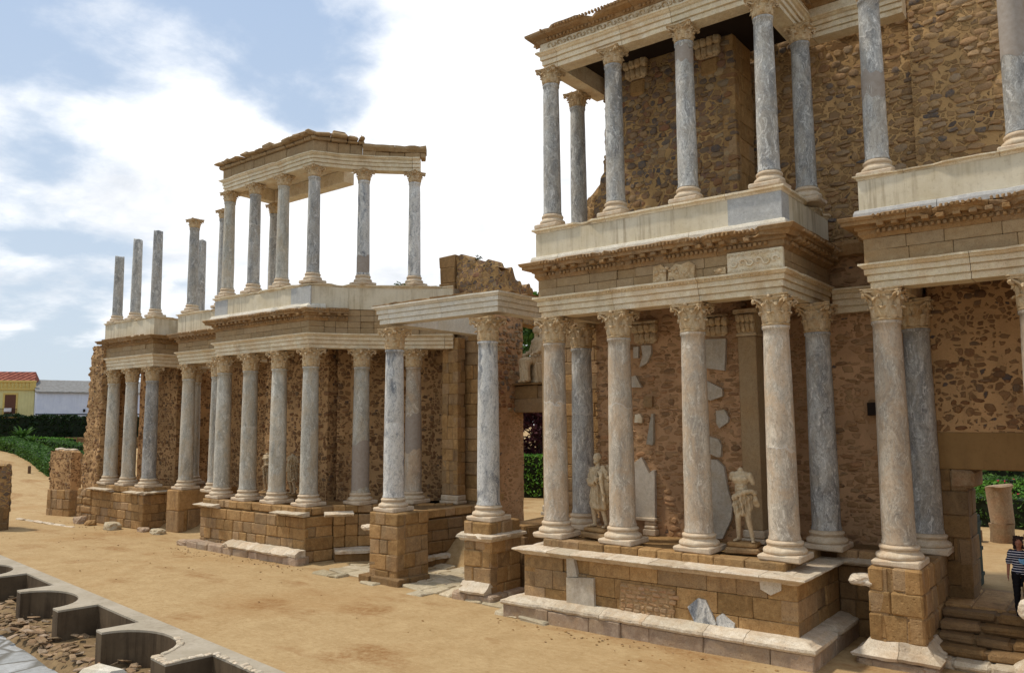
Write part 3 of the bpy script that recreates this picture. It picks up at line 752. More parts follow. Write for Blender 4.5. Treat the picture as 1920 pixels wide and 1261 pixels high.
def column(kind, x, y, z, mat, label, group, base=True, shaft=None, cap=True, patches=()):
    """z is the bottom of the base plinth"""
    K = LOW if kind == 'low' else UPP; CN[0] += 1; random.seed(100+CN[0])
    r = root('column', (x, y, z), label, 'column', group)
    if base: put(MESH[kind+'_base'], 'base', r, 0)
    if shaft:                                                          # broken off at this height
        mb = shaft_mb(K['r0'], K['r0']+(K['r1']-K['r0'])*shaft/K['h'], shaft, True, CN[0]); s = mb.build('shaft', mat, r, 60); s.location = (0, 0, K['bh'])
    else: s = put(MESH[kind+'_shaft%d' % (CN[0] % 2)], 'shaft', r, K['bh'], mat, random.uniform(0, 6.28))
    if cap and not shaft: put(MESH[kind+'_capital%d' % (CN[0] % 3)], 'capital', r, K['bh']+K['h'], None, (CN[0] % 4)*pi/2)
    for (f0, f1, m) in patches:                                        # sleeve of smooth cement where the shaft was made up
        mb = MB(); rr = lambda f: K['r0']+(K['r1']-K['r0'])*f**1.6+.004; h0, h1 = K['h']*f0, K['h']*f1; vs = []; n = 40
        for i in range(7):
            for k in range(n):
                a = 2*pi*k/n; w = (noise.noise(Vector((cos(a)*1.5, sin(a)*1.5, f0*30+CN[0])))*.22 if i in (0, 6) else 0)
                f = i/6; z_ = h0+(h1-h0)*f+w; R_ = rr(z_/K['h']); vs.append((R_*cos(a), R_*sin(a), z_))
        mb.add(vs, [(i*n+k, i*n+(k+1) % n, (i+1)*n+(k+1) % n, (i+1)*n+k) for i in range(6) for k in range(n)])
        p = mb.build('repair_band', m, s, 180); 
        p.rotation_euler = (0, 0, -s.rotation_euler[2])
    return r
ZL, ZU = 2.05, 10.88
GL, GU = 'lower storey columns', 'upper storey columns'
RX = (-13.07, -10.92, -8.74, -6.59); RY = 18.98
LX = (-31.84, -29.89, -27.86, -25.82); LY = 20.31
od = ('leftmost', 'second from left', 'third from left', 'rightmost')
for i in range(4):
    column('low', RX[i], RY, ZL, 'marble_warm', f'{od[i]} of the four large stained columns of the nearest lower portico', GL)
    column('upp', RX[i], RY, ZU, 'marble_blue', f'{od[i]} blue grey column in the front row above the nearest cream parapet', GU,
           patches=((.86, .97, 'cement'),) if i == 2 else ())
    column('low', LX[i], LY, ZL, 'marble_grey', f'{od[i]} of the four grey columns in front of the farther lower portico', GL)
    column('upp', LX[i], LY, ZU, 'marble_grey' if i in (0, 2) else 'marble_blue', f'{od[i]} column of the front row under the broken upper entablature against the sky', GU)
column('low', -13.40, 20.95, ZL, 'marble_blue', 'grey column behind the left corner of the nearest portico, beside the robed statue', GL)
column('low', -6.27, 21.16, ZL, 'marble_blue', 'blue grey column in the shaded recess right of the nearest portico', GL)
column('upp', -13.40, 20.95, ZU, 'marble_blue', 'upper column behind the left corner column, sky on both sides', GU)
column('upp', -6.30, 20.95, ZU, 'marble_blue', 'upper grey column standing back against the rubble wall right of the corner', GU)
column('low', -4.28, 19.73, ZL, 'marble_warm', 'thick mottled column on the square pier left of the side doorway', GL)
column('low', -4.10, 22.0, ZL, 'marble_blue', 'dark swirl veined column behind the mottled doorway column', GL)
column('low', -1.38, 19.73, ZL, 'marble_warm', 'column cut by the right edge of the picture, only its capital in view', GL)
column('upp', -4.28, 19.73, ZU, 'marble_blue', 'upper column with a smooth beige repaired band, left end of the right hand parapet', GU, patches=((.38, .53, 'cement'),))
column('upp', -1.42, 19.73, ZU, 'marble_blue', 'upper column at the top right corner of the picture, beige upper half', GU, patches=((.42, .97, 'cement'),))
column('low', -37.58, 21.96, ZL, 'marble_grey', 'grey column alone on the tall square pier left of the farther portico', GL)
column('low', -34.87, 21.90, ZL, 'marble_grey', 'column half hidden behind the left corner column of the farther portico', GL)
column('upp', -37.55, 21.96, ZU, 'marble_blue', 'free standing upper column that still has its capital', GU)
column('upp', -34.75, 21.90, ZU, 'marble_blue', 'upper column with capital half hidden at the left end of the broken entablature', GU)
column('low', -40.38, 21.54, ZL, 'marble_blue', 'blue grey column at the right corner of the farthest portico', GL)
column('low', -42.50, 21.54, ZL, 'marble_grey', 'middle column of the three on the farthest portico', GL)
column('low', -44.49, 21.54, ZL, 'marble_grey', 'column at the left end of the farthest portico beside the rubble wall', GL)
column('low', -40.30, 23.9, ZL, 'marble_grey', 'shaded column standing back between the farthest portico and the tall pier', GL)
column('upp', -40.38, 21.54, ZU, 'marble_blue', 'tallest of the three broken shafts without capitals on the far left parapet', GU, shaft=4.2)
column('upp', -42.50, 21.54, ZU, 'marble_blue', 'middle of the three broken shafts on the far left parapet', GU, shaft=4.05)
column('upp', -44.49, 21.54, ZU, 'marble_blue', 'shortest broken shaft at the left end of the far left parapet', GU, shaft=3.35)
column('upp', -40.25, 24.0, ZU, 'marble_blue', 'broken shaft without capital just right of the free standing column with capital', GU, shaft=4.1)
X1, X2 = (-24.65, 21.95), (-23.21, 23.48)
column('low', *X1, ZL, 'marble_grey', 'column with a smooth brown lower third in the curved bay right of the farther portico', GL, patches=((.03, .40, 'cement'),))
column('low', *X2, ZL, 'marble_warm', 'column behind the left porch column, in the deepest part of the curved bay', GL, patches=((.33, .62, 'cement'),))
column('upp', *X1, ZU, 'marble_vein', 'upper streaked column in the middle of the curved broken entablature', GU, patches=((.02, .2, 'cement'),))
column('upp', *X2, ZU, 'marble_vein', 'upper column at the right end of the curved broken entablature', GU)
column('upp', -32.0, 22.85, ZU, 'marble_blue', 'thin looking rear column seen between the front columns of the broken entablature', GU)
column('low', -20.0, 19.3, 2.30, 'marble_vein', 'left of the two veined columns that carry the white porch beam', GL)
column('low', -15.74, 19.2, 2.30, 'marble_vein', 'right of the two veined columns that carry the white porch beam', GL)

# ------------------------------------------------------------------ entablatures, parapets, podiums
def architrave_prof(z0, z1, inn=-.36, out=.34):
    h = z1-z0; g = .022
    return [(inn, z0), (out-.10, z0), (out-.10, z0+h*.23), (out-.10-g, z0+h*.24), (out-.10-g, z0+h*.27), (out-.055, z0+h*.28), (out-.055, z0+h*.52), (out-.055-g, z0+h*.53), (out-.055-g, z0+h*.56),
            (out-.01, z0+h*.57), (out-.01, z0+h*.76), (out-.03, z0+h*.78), (out+.03, z0+h*.83), (out+.06, z0+h*.89), (out+.10, z0+h*.92), (out+.10, z1), (inn, z1)]
def cornice_prof(z0, z1, out, inn=-.36):
    h = z1-z0
    return [(inn, z0), (.30, z0), (.34, z0+h*.10), (.38, z0+h*.18), (.38, z0+h*.38), (.44, z0+h*.42), (.44, z0+h*.60), (out-.06, z0+h*.60), (out-.05, z0+h*.76), (out-.01, z0+h*.80), (out+.03, z1-.02), (out, z1), (inn, z1)]
def dentils(mb, path, z0, z1, o0, o1, w, sp, t=.5, drop=.1):
    for fr, u in along(path, sp):
        if random.random() < drop: continue
        chamfer_box(mb, (u-w/2, o0, z0), (u+w/2, o1, z1), .008, random.uniform(.3, .8), fr, .006)
def sides(path): return [tuple(p) for p in path]
def carved(mb, path, z0, z1, o, w, seed, keep_=lambda u: True, t=.6):
    """band of small raised scrolls"""
    h = z1-z0; k = 0
    for fr, u in along(path, w):
        k += 1
        if not keep_(fr(u, 0, 0)[0]): continue
        pts = []
        for i in range(7):
            a = i/6*4.8+(pi if k % 2 else 0); q = h*.40*(1-i/9); pts.append(fr(u+q*cos(a), o+.008, (z0+z1)/2+q*sin(a)))
        tube(mb, pts, h*.10, 4, random.uniform(.2, .8))
def entablature(path, label, zs=(8.28, 8.86, 9.36, 9.86), out=.70, ceil=None, cat='entablature', frieze_mat='frieze', corn=True, mats=('lime', 'rust'), chip=.25, carv=False, corn_path=None):
    c = path[len(path)//2]; r = root('entablature', (c[0], c[1], zs[0]), label, cat, 'stone entablatures over the columns'); Lc = Local(r)
    mb = MB(); sweep(mb, architrave_prof(zs[0], zs[1]), path, .3, .0025, 3., 2.2, .025, .2)
    if carv:
        mb.cur = 1; carved(mb, offset_path(path, 0.), zs[0]+(zs[1]-zs[0])*.77, zs[1]-.05, .385, .10, 1)
    Lc.part(mb, 'architrave', (mats[0], 'capital'))
    mb = MB()
    op = offset_path(path, .30)
    ashlar_path(mb, op, zs[1], zs[2], (zs[2]-zs[1])/2, .85, .6, .002, .004, edge=.007); Lc.part(mb, 'frieze', frieze_mat)
    if corn:
        cp = corn_path or path
        mb = MB(); sweep(mb, cornice_prof(zs[2], zs[3], out), cp, .12, .018, 2.4, 1.3, chip, .46)
        dentils(mb, offset_path(cp, 0), zs[2]+.09, zs[2]+.18, .37, .45, .075, .125)
        dentils(mb, offset_path(cp, 0), zs[2]+.205, zs[2]+.30, .43, out-.09, .15, .31, drop=.12)
        dentils(mb, offset_path(cp, 0), zs[2]+.385, zs[2]+.465, out-.04, out+.045, .06, .105, drop=.22)
        Lc.part(mb, 'cornice', mats[1])
    if ceil:
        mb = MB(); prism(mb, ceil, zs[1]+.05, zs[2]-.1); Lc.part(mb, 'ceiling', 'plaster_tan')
    return r
def parapet(path, label, floor=None, blue=(), z=(9.86, 10.06, 10.74, 10.87), mat='plaster', bandmat='band', band=True, ends=0.):
    c = path[len(path)//2]; r = root('parapet', (c[0], c[1], z[0]), label, 'parapet', 'rendered parapets below the upper columns'); Lc = Local(r)
    if band:
        mb = MB(); sweep(mb, [(-.3, z[0]), (.46, z[0]), (.46, z[0]+.10), (.43, z[1]-.02), (.38, z[1]), (-.3, z[1])], path, .25, .004, 3., 3.2, .02, .3); Lc.part(mb, 'base_moulding', bandmat)
    mb = MB(); z0 = z[1] if band else z[0]
    sweep(mb, [(-.3, z0), (.34, z0), (.34, z[2]), (-.3, z[2])], path, .4, .004, 2., 30.); Lc.part(mb, 'dado', mat)
    mb = MB(); sweep(mb, [(-.34, z[2]), (.35, z[2]), (.37, z[2]+.05), (.43, z[2]+.08), (.43, z[3]), (-.34, z[3])], path, .2, .012, 3., 1.6, .12, .3); Lc.part(mb, 'coping', 'lime')
    for (p, q, o) in blue:
        mb = MB(); L, fr = seg_frame(p, q); chamfer_box(mb, (0, .30, z0+.004), (L, .346+o, z[2]-.004), .003, .5, fr); Lc.part(mb, 'marble_panel', 'bluemarble')
    if floor:
        mb = MB(); prism(mb, floor, z[0]-.1, z[3]-.03); Lc.part(mb, 'upper_floor', 'concrete')
    return r
def podium(path, label, plinth=True, cornice='full', z=(0, .34, 1.70, 1.86, 2.05), core=None, out=.30, groups='stone podiums', plinth_mat='pink', face='ashlar', bl=.75, frag=(), step_in=.06, pl=.30):
    c = path[len(path)//2]; r = root('podium', (c[0], c[1], 0), label, 'podium', groups); Lc = Local(r)
    mb = MB(); ashlar_path(mb, path, 0.0, z[2], .44, bl, .45, *((.003, .008) if bl >= 1 else (.008, .018)), edge=.008 if bl >= 1 else .018)
    if core: prism(mb, core, .02, z[4]-.06, .2)
    Lc.part(mb, 'wall', face)
    mb = MB(); ashlar_path(mb, offset_path(path, -step_in), z[3]-.1, z[4], .3, .6, .5, .012, .02); Lc.part(mb, 'step_course', 'ashlar')
    if plinth:
        mb = MB(); ashlar_path(mb, offset_path(path, pl), -.15, z[1]-.05, .6, 1.1, .6, .008, .012); Lc.part(mb, 'plinth', plinth_mat)
        mb = MB(); sweep(mb, [(-.1, z[1]-.05), (pl+.03, z[1]-.05), (pl+.06, z[1]+.0), (pl+.05, z[1]+.06), (pl-.06, z[1]+.09), (pl-.14, z[1]+.14), (pl-.18, z[1]+.15), (.02, z[1]+.17), (-.1, z[1]+.17)], path, .12, .010, 3.5, 1.2, .06, .2); Lc.part(mb, 'plinth_moulding', 'ledge')
    if cornice == 'full':
        mb = MB(); sweep(mb, [(-step_in-.2, z[2]-.02), (.02, z[2]-.02), (.12, z[2]+.05), (.16, z[2]+.07), (out+.02, z[2]+.10), (out+.05, z[3]-.03), (out+.03, z[3]), (-step_in-.2, z[3]+.02)], path, .15, .010, 3., .9, .10, .18); Lc.part(mb, 'cornice', 'ledge')
    for (p, q) in frag:
        mb = MB(); sweep(mb, [(-.2, z[2]+.02), (.10, z[2]+.02), (.16, z[2]+.07), (out+.05, z[2]+.10), (out+.08, z[3]-.02), (-.2, z[3]+.03)], [p, q], .12, .02, 4., 3., .15, .15); Lc.part(mb, 'cornice_fragment', 'ledge')
    return r
# --- nearest (right) portico
rp = [(-13.1, 22.0), (-13.1, RY), (-6.55, RY), (-6.55, 22.4)]
entablature(rp, 'near entablature with carved moulding over the four stained marble columns', ceil=[(-12.9, 19.1), (-6.7, 19.1), (-6.7, 22.6), (-12.9, 22.6)], carv=True)
parapet(rp, 'long cream parapet of the nearest portico with a grey marble panel at its corner', floor=[(-12.9, 19.2), (-6.7, 19.2), (-6.7, 22.6), (-12.9, 22.6)],
        blue=(((-7.55, RY), (-6.21, RY), 0.), ((-6.55, RY-.34), (-6.55, RY+.18), 0.)))
rpod = [(-13.5, 21.4), (-13.5, 18.0), (-6.02, 18.0), (-6.02, 21.1)]
podium(rpod, 'near podium with white ledge and pink marble plinth carrying two statues', core=[(-13.0, 18.5), (-6.5, 18.5), (-6.5, 24.0), (-13.0, 24.0)], step_in=.38, pl=.42, out=.22, z=(0, .40, 1.68, 1.84, 2.05), bl=1.0)
# --- farther (left) portico with its curved bay
def bez(a, b, c, n): return [((1-t)**2*a[0]+2*t*(1-t)*b[0]+t*t*c[0], (1-t)**2*a[1]+2*t*(1-t)*b[1]+t*t*c[1]) for t in [i/n for i in range(n+1)]]
EX = bez((-25.82, LY), (-24.9, 22.3), (-21.9, 24.5), 10)
lp = [(-31.9, 23.5), (-31.9, LY)]+EX
exf = [(-31.7, 23.6), (-31.7, LY+.1)]+[(x-.1, y+.1) for x, y in EX]+[(-22.4, 26.5), (-27, 25.5), (-31.5, 24.5)]
cut = [p for p in EX[:4]]
ENT = entablature(lp, 'far entablature with rust coloured cornice turning into the curved bay', ceil=exf, corn_path=[(-31.9, 23.5), (-31.9, LY)]+EX[:4], chip=.3)
parapet([(-31.9, 23.5), (-31.9, LY), (-25.82, LY)]+EX[1:], 'far cream parapet with grey marble corner panels below the broken entablature', floor=exf, band=False,
        blue=(((-32.24, LY), (-31.25, LY), 0.), ((-26.75, LY), (-25.50, LY), 0.)))
r_ = root('moulding', (-28.8, LY-.4, 9.86), 'pale marble moulding strip along the foot of the far cream parapet', 'moulding'); mb = MB()
sweep(mb, [(-.1, 9.85), (.50, 9.85), (.50, 9.93), (.44, 10.05), (-.1, 10.05)], [(-31.9, 21.5), (-31.9, LY), (-25.82, LY), EX[1]], .2, .01, 3., 2.2, .1, .3)
mb.v = [(x, y-.002, z) for x, y, z in mb.v]; Local(r_).part(mb, 'strip', 'band')
mb = MB(); ashlar_path(mb, offset_path(EX[3:], .30), 9.36, 9.86, .25, .85, .6, .002, .004, edge=.007); Local(ENT).part(mb, 'upper_courses', 'frieze')
EXP = offset_path(EX, .62)
lpod = [(-32.3, 23.0), (-32.3, 19.62), (-25.15, 19.62)]+[p for p in EXP[2:]]
podium(lpod, 'far podium with scattered ledge fragments curving back towards the middle door', plinth=False, cornice='none', core=[(-32.2, 19.8), (-25.3, 19.8)]+[(x-.15, y+.15) for x, y in EXP[2:]]+[(-21.5, 27), (-32.2, 26)],
       frag=(((-32.35, 19.62), (-30.9, 19.62)), ((-26.9, 19.62), (-25.1, 19.62)), ((-24.6, 20.12), (-23.95, 21.0))))
r_ = root('plinth', (-28.6, 19.2, 0), 'cracked plinth with broken white ledge slabs along the foot of the far podium', 'plinth'); Lc = Local(r_)
mb = MB(); ashlar(mb, (-32.75, 19.2), (-24.9, 19.08), -.1, .30, .5, .8, .6, .02, .05, edge=.04); Lc.part(mb, 'blocks', 'pink')
mb = MB()
sweep(mb, [(-.45, .27), (.06, .27), (.10, .34), (.0, .40), (-.2, .50), (-.45, .52)], [(-29.8, 19.16), (-24.95, 19.08)], .15, .03, 3., 1.1, .3, .0); Lc.part(mb, 'ledge', 'ledge')
r_ = root('bench_slab', (-23.6, 20.0, 0), 'low white slab bench along the curved podium beside the left porch pier', 'slab'); Lc = Local(r_)
bp = offset_path(EX, 1.25)[2:8]
mb = MB(); sweep(mb, [(-.6, 0), (-.02, 0), (-.02, .30), (-.6, .30)], bp, .3, .02, 3., .9, .1, -.1); Lc.part(mb, 'blocks', 'ashlar_dark')
mb = MB(); sweep(mb, [(-.6, .30), (.04, .30), (.04, .40), (-.05, .46), (-.6, .46)], bp, .15, .025, 3., 1.1, .2, -.1); Lc.part(mb, 'ledge', 'ledge')
# broken upper entablature of the far portico
r_ = root('entablature', (-28.8, LY, 15.78), 'broken upper entablature against the sky, its cornice mostly fallen', 'entablature', 'stone entablatures over the columns'); Lc = Local(r_)
up_ = [(-31.9, 22.9), (-31.9, LY)]+EX[:9]
mb = MB(); sweep(mb, architrave_prof(15.78, 16.34, -.30, .28), up_, .3, .004, 3., 2.0, .04, .15); Lc.part(mb, 'architrave', 'lime')
mb = MB(); ashlar_path(mb, offset_path([(-31.9, 22.9), (-31.9, LY)]+EX[:6], .22), 16.34, 16.82, .48, 1.1, .5, .006, .012)
ashlar_path(mb, offset_path(EX[5:9]+[(-22.85, 23.77)], .22), 16.34, 16.56, .3, 1.3, .5, .006, .012); Lc.part(mb, 'frieze', 'frieze')
mb = MB(); random.seed(11)
def broken(fr, u0, u1, z, gap):
    u = u0
    while u < u1:
        w = random.uniform(.38, .75); w = min(w, u1-u+.1)
        if random.random() > gap:
            h1, h2 = random.uniform(.10, .15), random.uniform(.08, .20); o = random.uniform(.50, .70)
            chamfer_box(mb, (u, -.2, z), (u+w-.015, .36, z+h1), .02, random.random(), fr, .012)
            chamfer_box(mb, (u, -.2, z+h1+.002), (u+w-.03, o, z+h1+h2), .035, random.random(), fr, .03)
            if random.random() < .5: chamfer_box(mb, (u+.05, -.1, z+h1+h2+.002), (u+w-.12, o-.15, z+h1+h2+random.uniform(.05, .12)), .03, random.random(), fr, .03)
        u += w
broken(seg_frame((-32.3, LY), (-25.5, LY))[1], 0, 6.75, 16.82, .07)
L, fr = seg_frame(EX[0], EX[4]); broken(fr, -.1, L*.97, 16.82, 0.)
L, fr = seg_frame(EX[4], EX[8]); sweep(mb, [(-.2, 16.56), (.3, 16.56), (.42, 16.7), (.42, 16.82), (-.2, 16.82)], EX[4:9]+[(-22.82, 23.8)], .2, .02, 3., 1.6, .1, .2)
Lc.part(mb, 'cornice', 'frieze')
mb = MB(); box(mb, -31.6, -26.2, 20.7, 22.6, 16.35, 16.6); Lc.part(mb, 'ceiling', 'lime')
mb = MB(); chamfer_box(mb, (-31.6, 22.5, 15.78), (-26.6, 23.1, 16.34), .02, .4); Lc.part(mb, 'rear_beam', 'lime')

# upper entablature and roof of the nearest portico
r_ = root('entablature', (-9.8, RY, 15.74), 'carved upper entablature at the top of the nearest portico under a dark ceiling', 'entablature', 'stone entablatures over the columns'); Lc = Local(r_)
urp = [(-13.0, 21.8), (-13.0, RY), (-6.5, RY), (-6.5, 21.9), (-3.9, 21.9)]
mb = MB(); sweep(mb, architrave_prof(15.74, 16.28, -.30, .28), urp, .3, .003, 3., 2.0, .03, .15); Lc.part(mb, 'architrave', 'lime')
mb = MB(); sweep(mb, [(-.3, 16.28), (.26, 16.28), (.26, 16.54), (-.3, 16.54)], urp, .3, .005, 3., 1.9)
mb.cur = 1; carved(mb, urp[:4], 16.30, 16.53, .27, .17, 2); Lc.part(mb, 'frieze', ('lime', 'capital'))
mb = MB(); sweep(mb, [(-.3, 16.54), (.30, 16.54), (.36, 16.62), (.62, 16.66), (.68, 16.74), (.70, 16.80), (-.3, 16.84)], urp, .14, .016, 2.5, 1.3, .14, .45)
dentils(mb, urp[:4], 16.55, 16.63, .28, .40, .075, .125); dentils(mb, urp[:4], 16.70, 16.78, .62, .72, .06, .105, drop=.25); Lc.part(mb, 'cornice', 'rust')
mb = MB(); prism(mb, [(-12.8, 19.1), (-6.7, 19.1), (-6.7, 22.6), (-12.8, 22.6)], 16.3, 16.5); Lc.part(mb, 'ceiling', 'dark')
# --- right side door porch
pp = [(-4.32, 22.6), (-4.32, 19.73), (-.95, 19.73), (-.95, 22.6)]
entablature(pp, 'side door entablature at the right edge with smooth block frieze', zs=(8.28, 8.86, 9.44, 9.92), ceil=[(-4.2, 19.9), (-1.1, 19.9), (-1.1, 22.8), (-4.2, 22.8)], out=.75, chip=.28)
parapet(pp, 'cream parapet at the right edge standing on a broken blue marble strip', floor=[(-4.2, 19.9), (-1.1, 19.9), (-1.1, 22.8), (-4.2, 22.8)], z=(9.92, 10.12, 10.82, 10.93), bandmat='bluemarble')
def pier(x0, x1, y0, y1, h, label, foot=True, ledge=True, frag=None, mat='ashlar', fz=(.25, .56), bh=.47, bw=.62):
    r = root('pier', ((x0+x1)/2, (y0+y1)/2, 0), label, 'pier', 'square piers under the porch columns'); Lc = Local(r); mb = MB()
    P = [(x0, y1), (x0, y0), (x1, y0), (x1, y1)]
    ashlar_path(mb, P, 0, h, bh, bw, .4, .009, .018, edge=.02); prism(mb, [(x0+.06, y0+.06), (x1-.06, y0+.06), (x1-.06, y1), (x0+.06, y1)], .01, h-.02, .3); Lc.part(mb, 'shaft', mat)
    if foot:
        mb = MB(); ashlar_path(mb, offset_path(P, .27), -.08, fz[0], .4, .7, .5, .02, .03, edge=.04); Lc.part(mb, 'plinth', 'pink')
        mb = MB(); sweep(mb, [(-.1, fz[0]), (.30, fz[0]), (.33, fz[0]+.07), (.26, fz[0]+.12), (.14, fz[0]+.2), (.03, fz[1]), (-.1, fz[1])], P if foot == 1 else [P[1], P[2]], .1, .03, 3.5, 1.4, .25, .15); Lc.part(mb, 'plinth_moulding', 'ledge')
    if ledge:
        mb = MB(); sweep(mb, [(-.1, 1.74), (.05, 1.74), (.12, 1.82), (.28, 1.86), (.30, 1.94), (-.1, 1.97)], P if ledge == 1 else [P[1], P[2]], .12, .02, 3.5, 1.5, .2, .15); Lc.part(mb, 'ledge', 'ledge')
    if frag:
        mb = MB(); rock(mb, frag[0], frag[1], 3.3, .8, 3); mb.warp(.04, 6); Lc.part(mb, 'ledge_fragment', 'ledge')
    return r
pier(-4.84, -3.74, 19.1, 22.4, 2.05, 'stone block pier with worn white foot left of the side steps', ledge=0, frag=((-5.0, 19.3, 1.72), (.26, .22, .13)), fz=(.16, .5))
pier(-1.90, -.82, 19.1, 22.4, 2.05, 'pier at the right edge, only its pale ledge fragment in view', ledge=0, frag=((-1.82, 19.15, 1.52), (.2, .18, .2)), fz=(.16, .5))
# --- left side door porch and farthest portico
dp = [(-37.9, 25.2), (-37.9, 21.96), (-33.6, 21.96), (-33.6, 24)]
entablature(dp, 'short entablature over the single pier left of the farther portico', zs=(8.28, 8.90, 9.36, 9.80), ceil=[(-37.7, 22.1), (-33.7, 22.1), (-33.7, 25.6), (-37.7, 25.6)], chip=.3)
parapet(dp, 'short cream parapet between the farthest portico and the grey marble corner', floor=[(-37.7, 22.1), (-33.7, 22.1), (-33.7, 25.6), (-37.7, 25.6)], z=(9.80, 9.96, 10.72, 10.84), band=False)
pier(-38.1, -37.0, 21.3, 24.5, 2.05, 'tall plain pier of tan stone left of the farther podium', foot=0, ledge=0, bh=.98, bw=1.3)
ep = [(-44.75, 23.4), (-44.75, 21.54), (-40.15, 21.54), (-40.15, 25.4)]
entablature(ep, 'far left entablature over the three columns beside the jagged wall', zs=(8.28, 8.92, 9.46, 9.88), ceil=[(-44.6, 21.7), (-40.3, 21.7), (-40.3, 25.5), (-44.6, 25.5)], chip=.3)
parapet(ep, 'plain cream parapet at the far left with three broken shafts on it', floor=[(-44.6, 21.7), (-40.3, 21.7), (-40.3, 25.5), (-44.6, 25.5)], z=(9.88, 9.98, 10.76, 10.88), band=False)
podium([(-45.3, 23.2), (-45.3, 21.0), (-39.75, 20.95), (-39.75, 25.0)], 'farthest podium at the left end with fallen stones at its foot', plinth=False, cornice='none', core=[(-45.2, 21.2), (-39.9, 21.2), (-39.9, 26), (-45.2, 26)],
       frag=(((-45.4, 21.0), (-43.0, 20.97)), ((-41.2, 20.95), (-39.75, 20.95)), ((-39.75, 20.95), (-39.75, 22.6))))
# --- middle door porch
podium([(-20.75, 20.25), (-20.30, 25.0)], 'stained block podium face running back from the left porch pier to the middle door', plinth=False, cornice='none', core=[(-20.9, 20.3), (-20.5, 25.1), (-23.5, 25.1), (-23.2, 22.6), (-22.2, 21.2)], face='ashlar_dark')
r_ = root('bench_slab', (-20.3, 22, 0), 'pale slab bench along the stained podium behind the left porch pier', 'slab'); Lc = Local(r_)
mb = MB(); sweep(mb, [(-.3, 0), (.26, 0), (.26, .3), (-.3, .3)], [(-20.7, 20.6), (-20.4, 24.4)], .3, .02, 3., .9, .1, -.1); Lc.part(mb, 'blocks', 'ashlar_dark')
mb = MB(); sweep(mb, [(-.3, .3), (.32, .3), (.32, .42), (.2, .46), (-.3, .46)], [(-20.7, 20.6), (-20.4, 24.4)], .15, .02, 3., 1.1, .15, -.1); Lc.part(mb, 'ledge', 'ledge')
pier(-20.55, -19.2, 18.72, 20.2, 2.30, 'left block pier of the middle porch on its stained stone foot', foot=0, ledge=0, frag=((-20.78, 19.0, 1.72), (.34, .22, .10)))
r_ = root('foot_slab', (-19.9, 18.5, 0), 'flat brown stone foot under the left porch pier', 'slab'); mb = MB(); ashlar_path(mb, [(-20.8, 20.), (-20.8, 18.5), (-18.95, 18.5), (-18.95, 20.)], -.05, .24, .4, 1.1, .5, .02, .03); Local(r_).part(mb, 'blocks', 'ashlar_dark')
pier(-16.25, -15.2, 18.62, 20.1, 2.30, 'right block pier of the middle porch with white moulded foot and ledge', foot=2, ledge=1)
r_ = root('porch_beam', (-17.8, 18.95, 8.66), 'pale stone beam on the two veined columns of the middle porch', 'beam'); Lc = Local(r_)
bp = [(-20.35, 24.0), (-20.35, 19.3), (-15.42, 19.25), (-15.42, 24.6)]
mb = MB(); sweep(mb, architrave_prof(8.68, 9.30, -.34, .30), bp, .3, .003, 3., 1.9, .03, .2); Lc.part(mb, 'beam', 'band')
mb = MB(); sweep(mb, [(-.3, 9.305), (.38, 9.305), (.40, 9.36), (-.3, 9.38)], bp, .12, .03, 4., 1.2, .4, .1); Lc.part(mb, 'top_ledge', 'rust')
# ------------------------------------------------------------------ walls
def rag(seed, a, k, lo=0.):
    return lambda z: max(lo, a+k*z+.25*noise.noise(Vector((seed, z*1.3, 0)))+.30*noise.noise(Vector((seed, z*3.7, 4)))+.22*round(1.6*noise.noise(Vector((seed, z*5.5, 9)))))
def crest(base, seed, amp=.3, slope=0.):
    return lambda u: base+slope*u+amp*noise.noise(Vector((seed, u*.8, 1)))+amp*.6*round(1.5*noise.noise(Vector((seed, u*2.3, 7))))
def wall(name, label, mat, *args, extra=None, cat='wall', group=None, **kw):
    kw.setdefault('amp', .035); mb = MB(); rubble_wall(mb, *args, **kw); p = args[0][0]; r = root(name, (p[0], p[1], args[1]), label, cat, group); Lc = Local(r)
    if name != 'recess_shade_wall': mb.cur = 1; facing(mb, args[0], args[1], args[2], kw['amp'], mat, kw.get('end0'))
    Lc.part(mb, 'masonry', (mat, mat+'_stones'), 40)
    if extra: extra(Lc)
    return r
def band(p, q, z0, z1, o=.03):
    def f(Lc):
        mb = MB(); ashlar(mb, p, q, z0, z1, .45, .5, .35, .01, .012); mb.v = mb.v; Lc.part(mb, 'corner_stones', 'ashlar')
    return f
# nearest portico: lower wall, upper wall, recess
wall('rubble_wall', 'tan rubble wall behind the two statues and stained columns, with marble scraps', 'rubble', [(-13.0, 23.4), (-13.0, 21.15), (-8.25, 21.15), (-8.25, 22.4)], 1.9, lambda u: 8.8, .6, res=.14)
wall('rubble_wall', 'upper rubble wall with many dark stones and a ragged left edge', 'rubble_grey', [(-12.45, 21.15), (-8.25, 21.15)], 9.9, lambda u: 16.35, 1.2, res=.12,
     end0=lambda z: max(-1.1, -.05-.62*max(0, (13.6-z)/2.2))+.10*noise.noise(Vector((3, z*2.1, 0)))+.10*noise.noise(Vector((3, z*6, 0))),
     extra=lambda Lc: [(lambda mb: (ashlar(mb, (-8.62, 21.12), (-8.22, 21.12), 10.8, 14.9, .5, .4, .4, .01, .015), ashlar(mb, (-8.22, 21.12), (-8.22, 22.5), 10.8, 16.3, .5, .6, .3, .01, .015), Lc.part(mb, 'corner_stones', 'ashlar')))(MB())])
wall('rubble_wall', 'low ragged stub of masonry against the sky left of the upper rubble wall', 'rubble_flat', [(-14.3, 22.3), (-13.2, 22.3)], 10.4, lambda u: 12.3+u*.9+.25*noise.noise(Vector((u*4, 2, 2))), .7, res=.1, amp=.1)
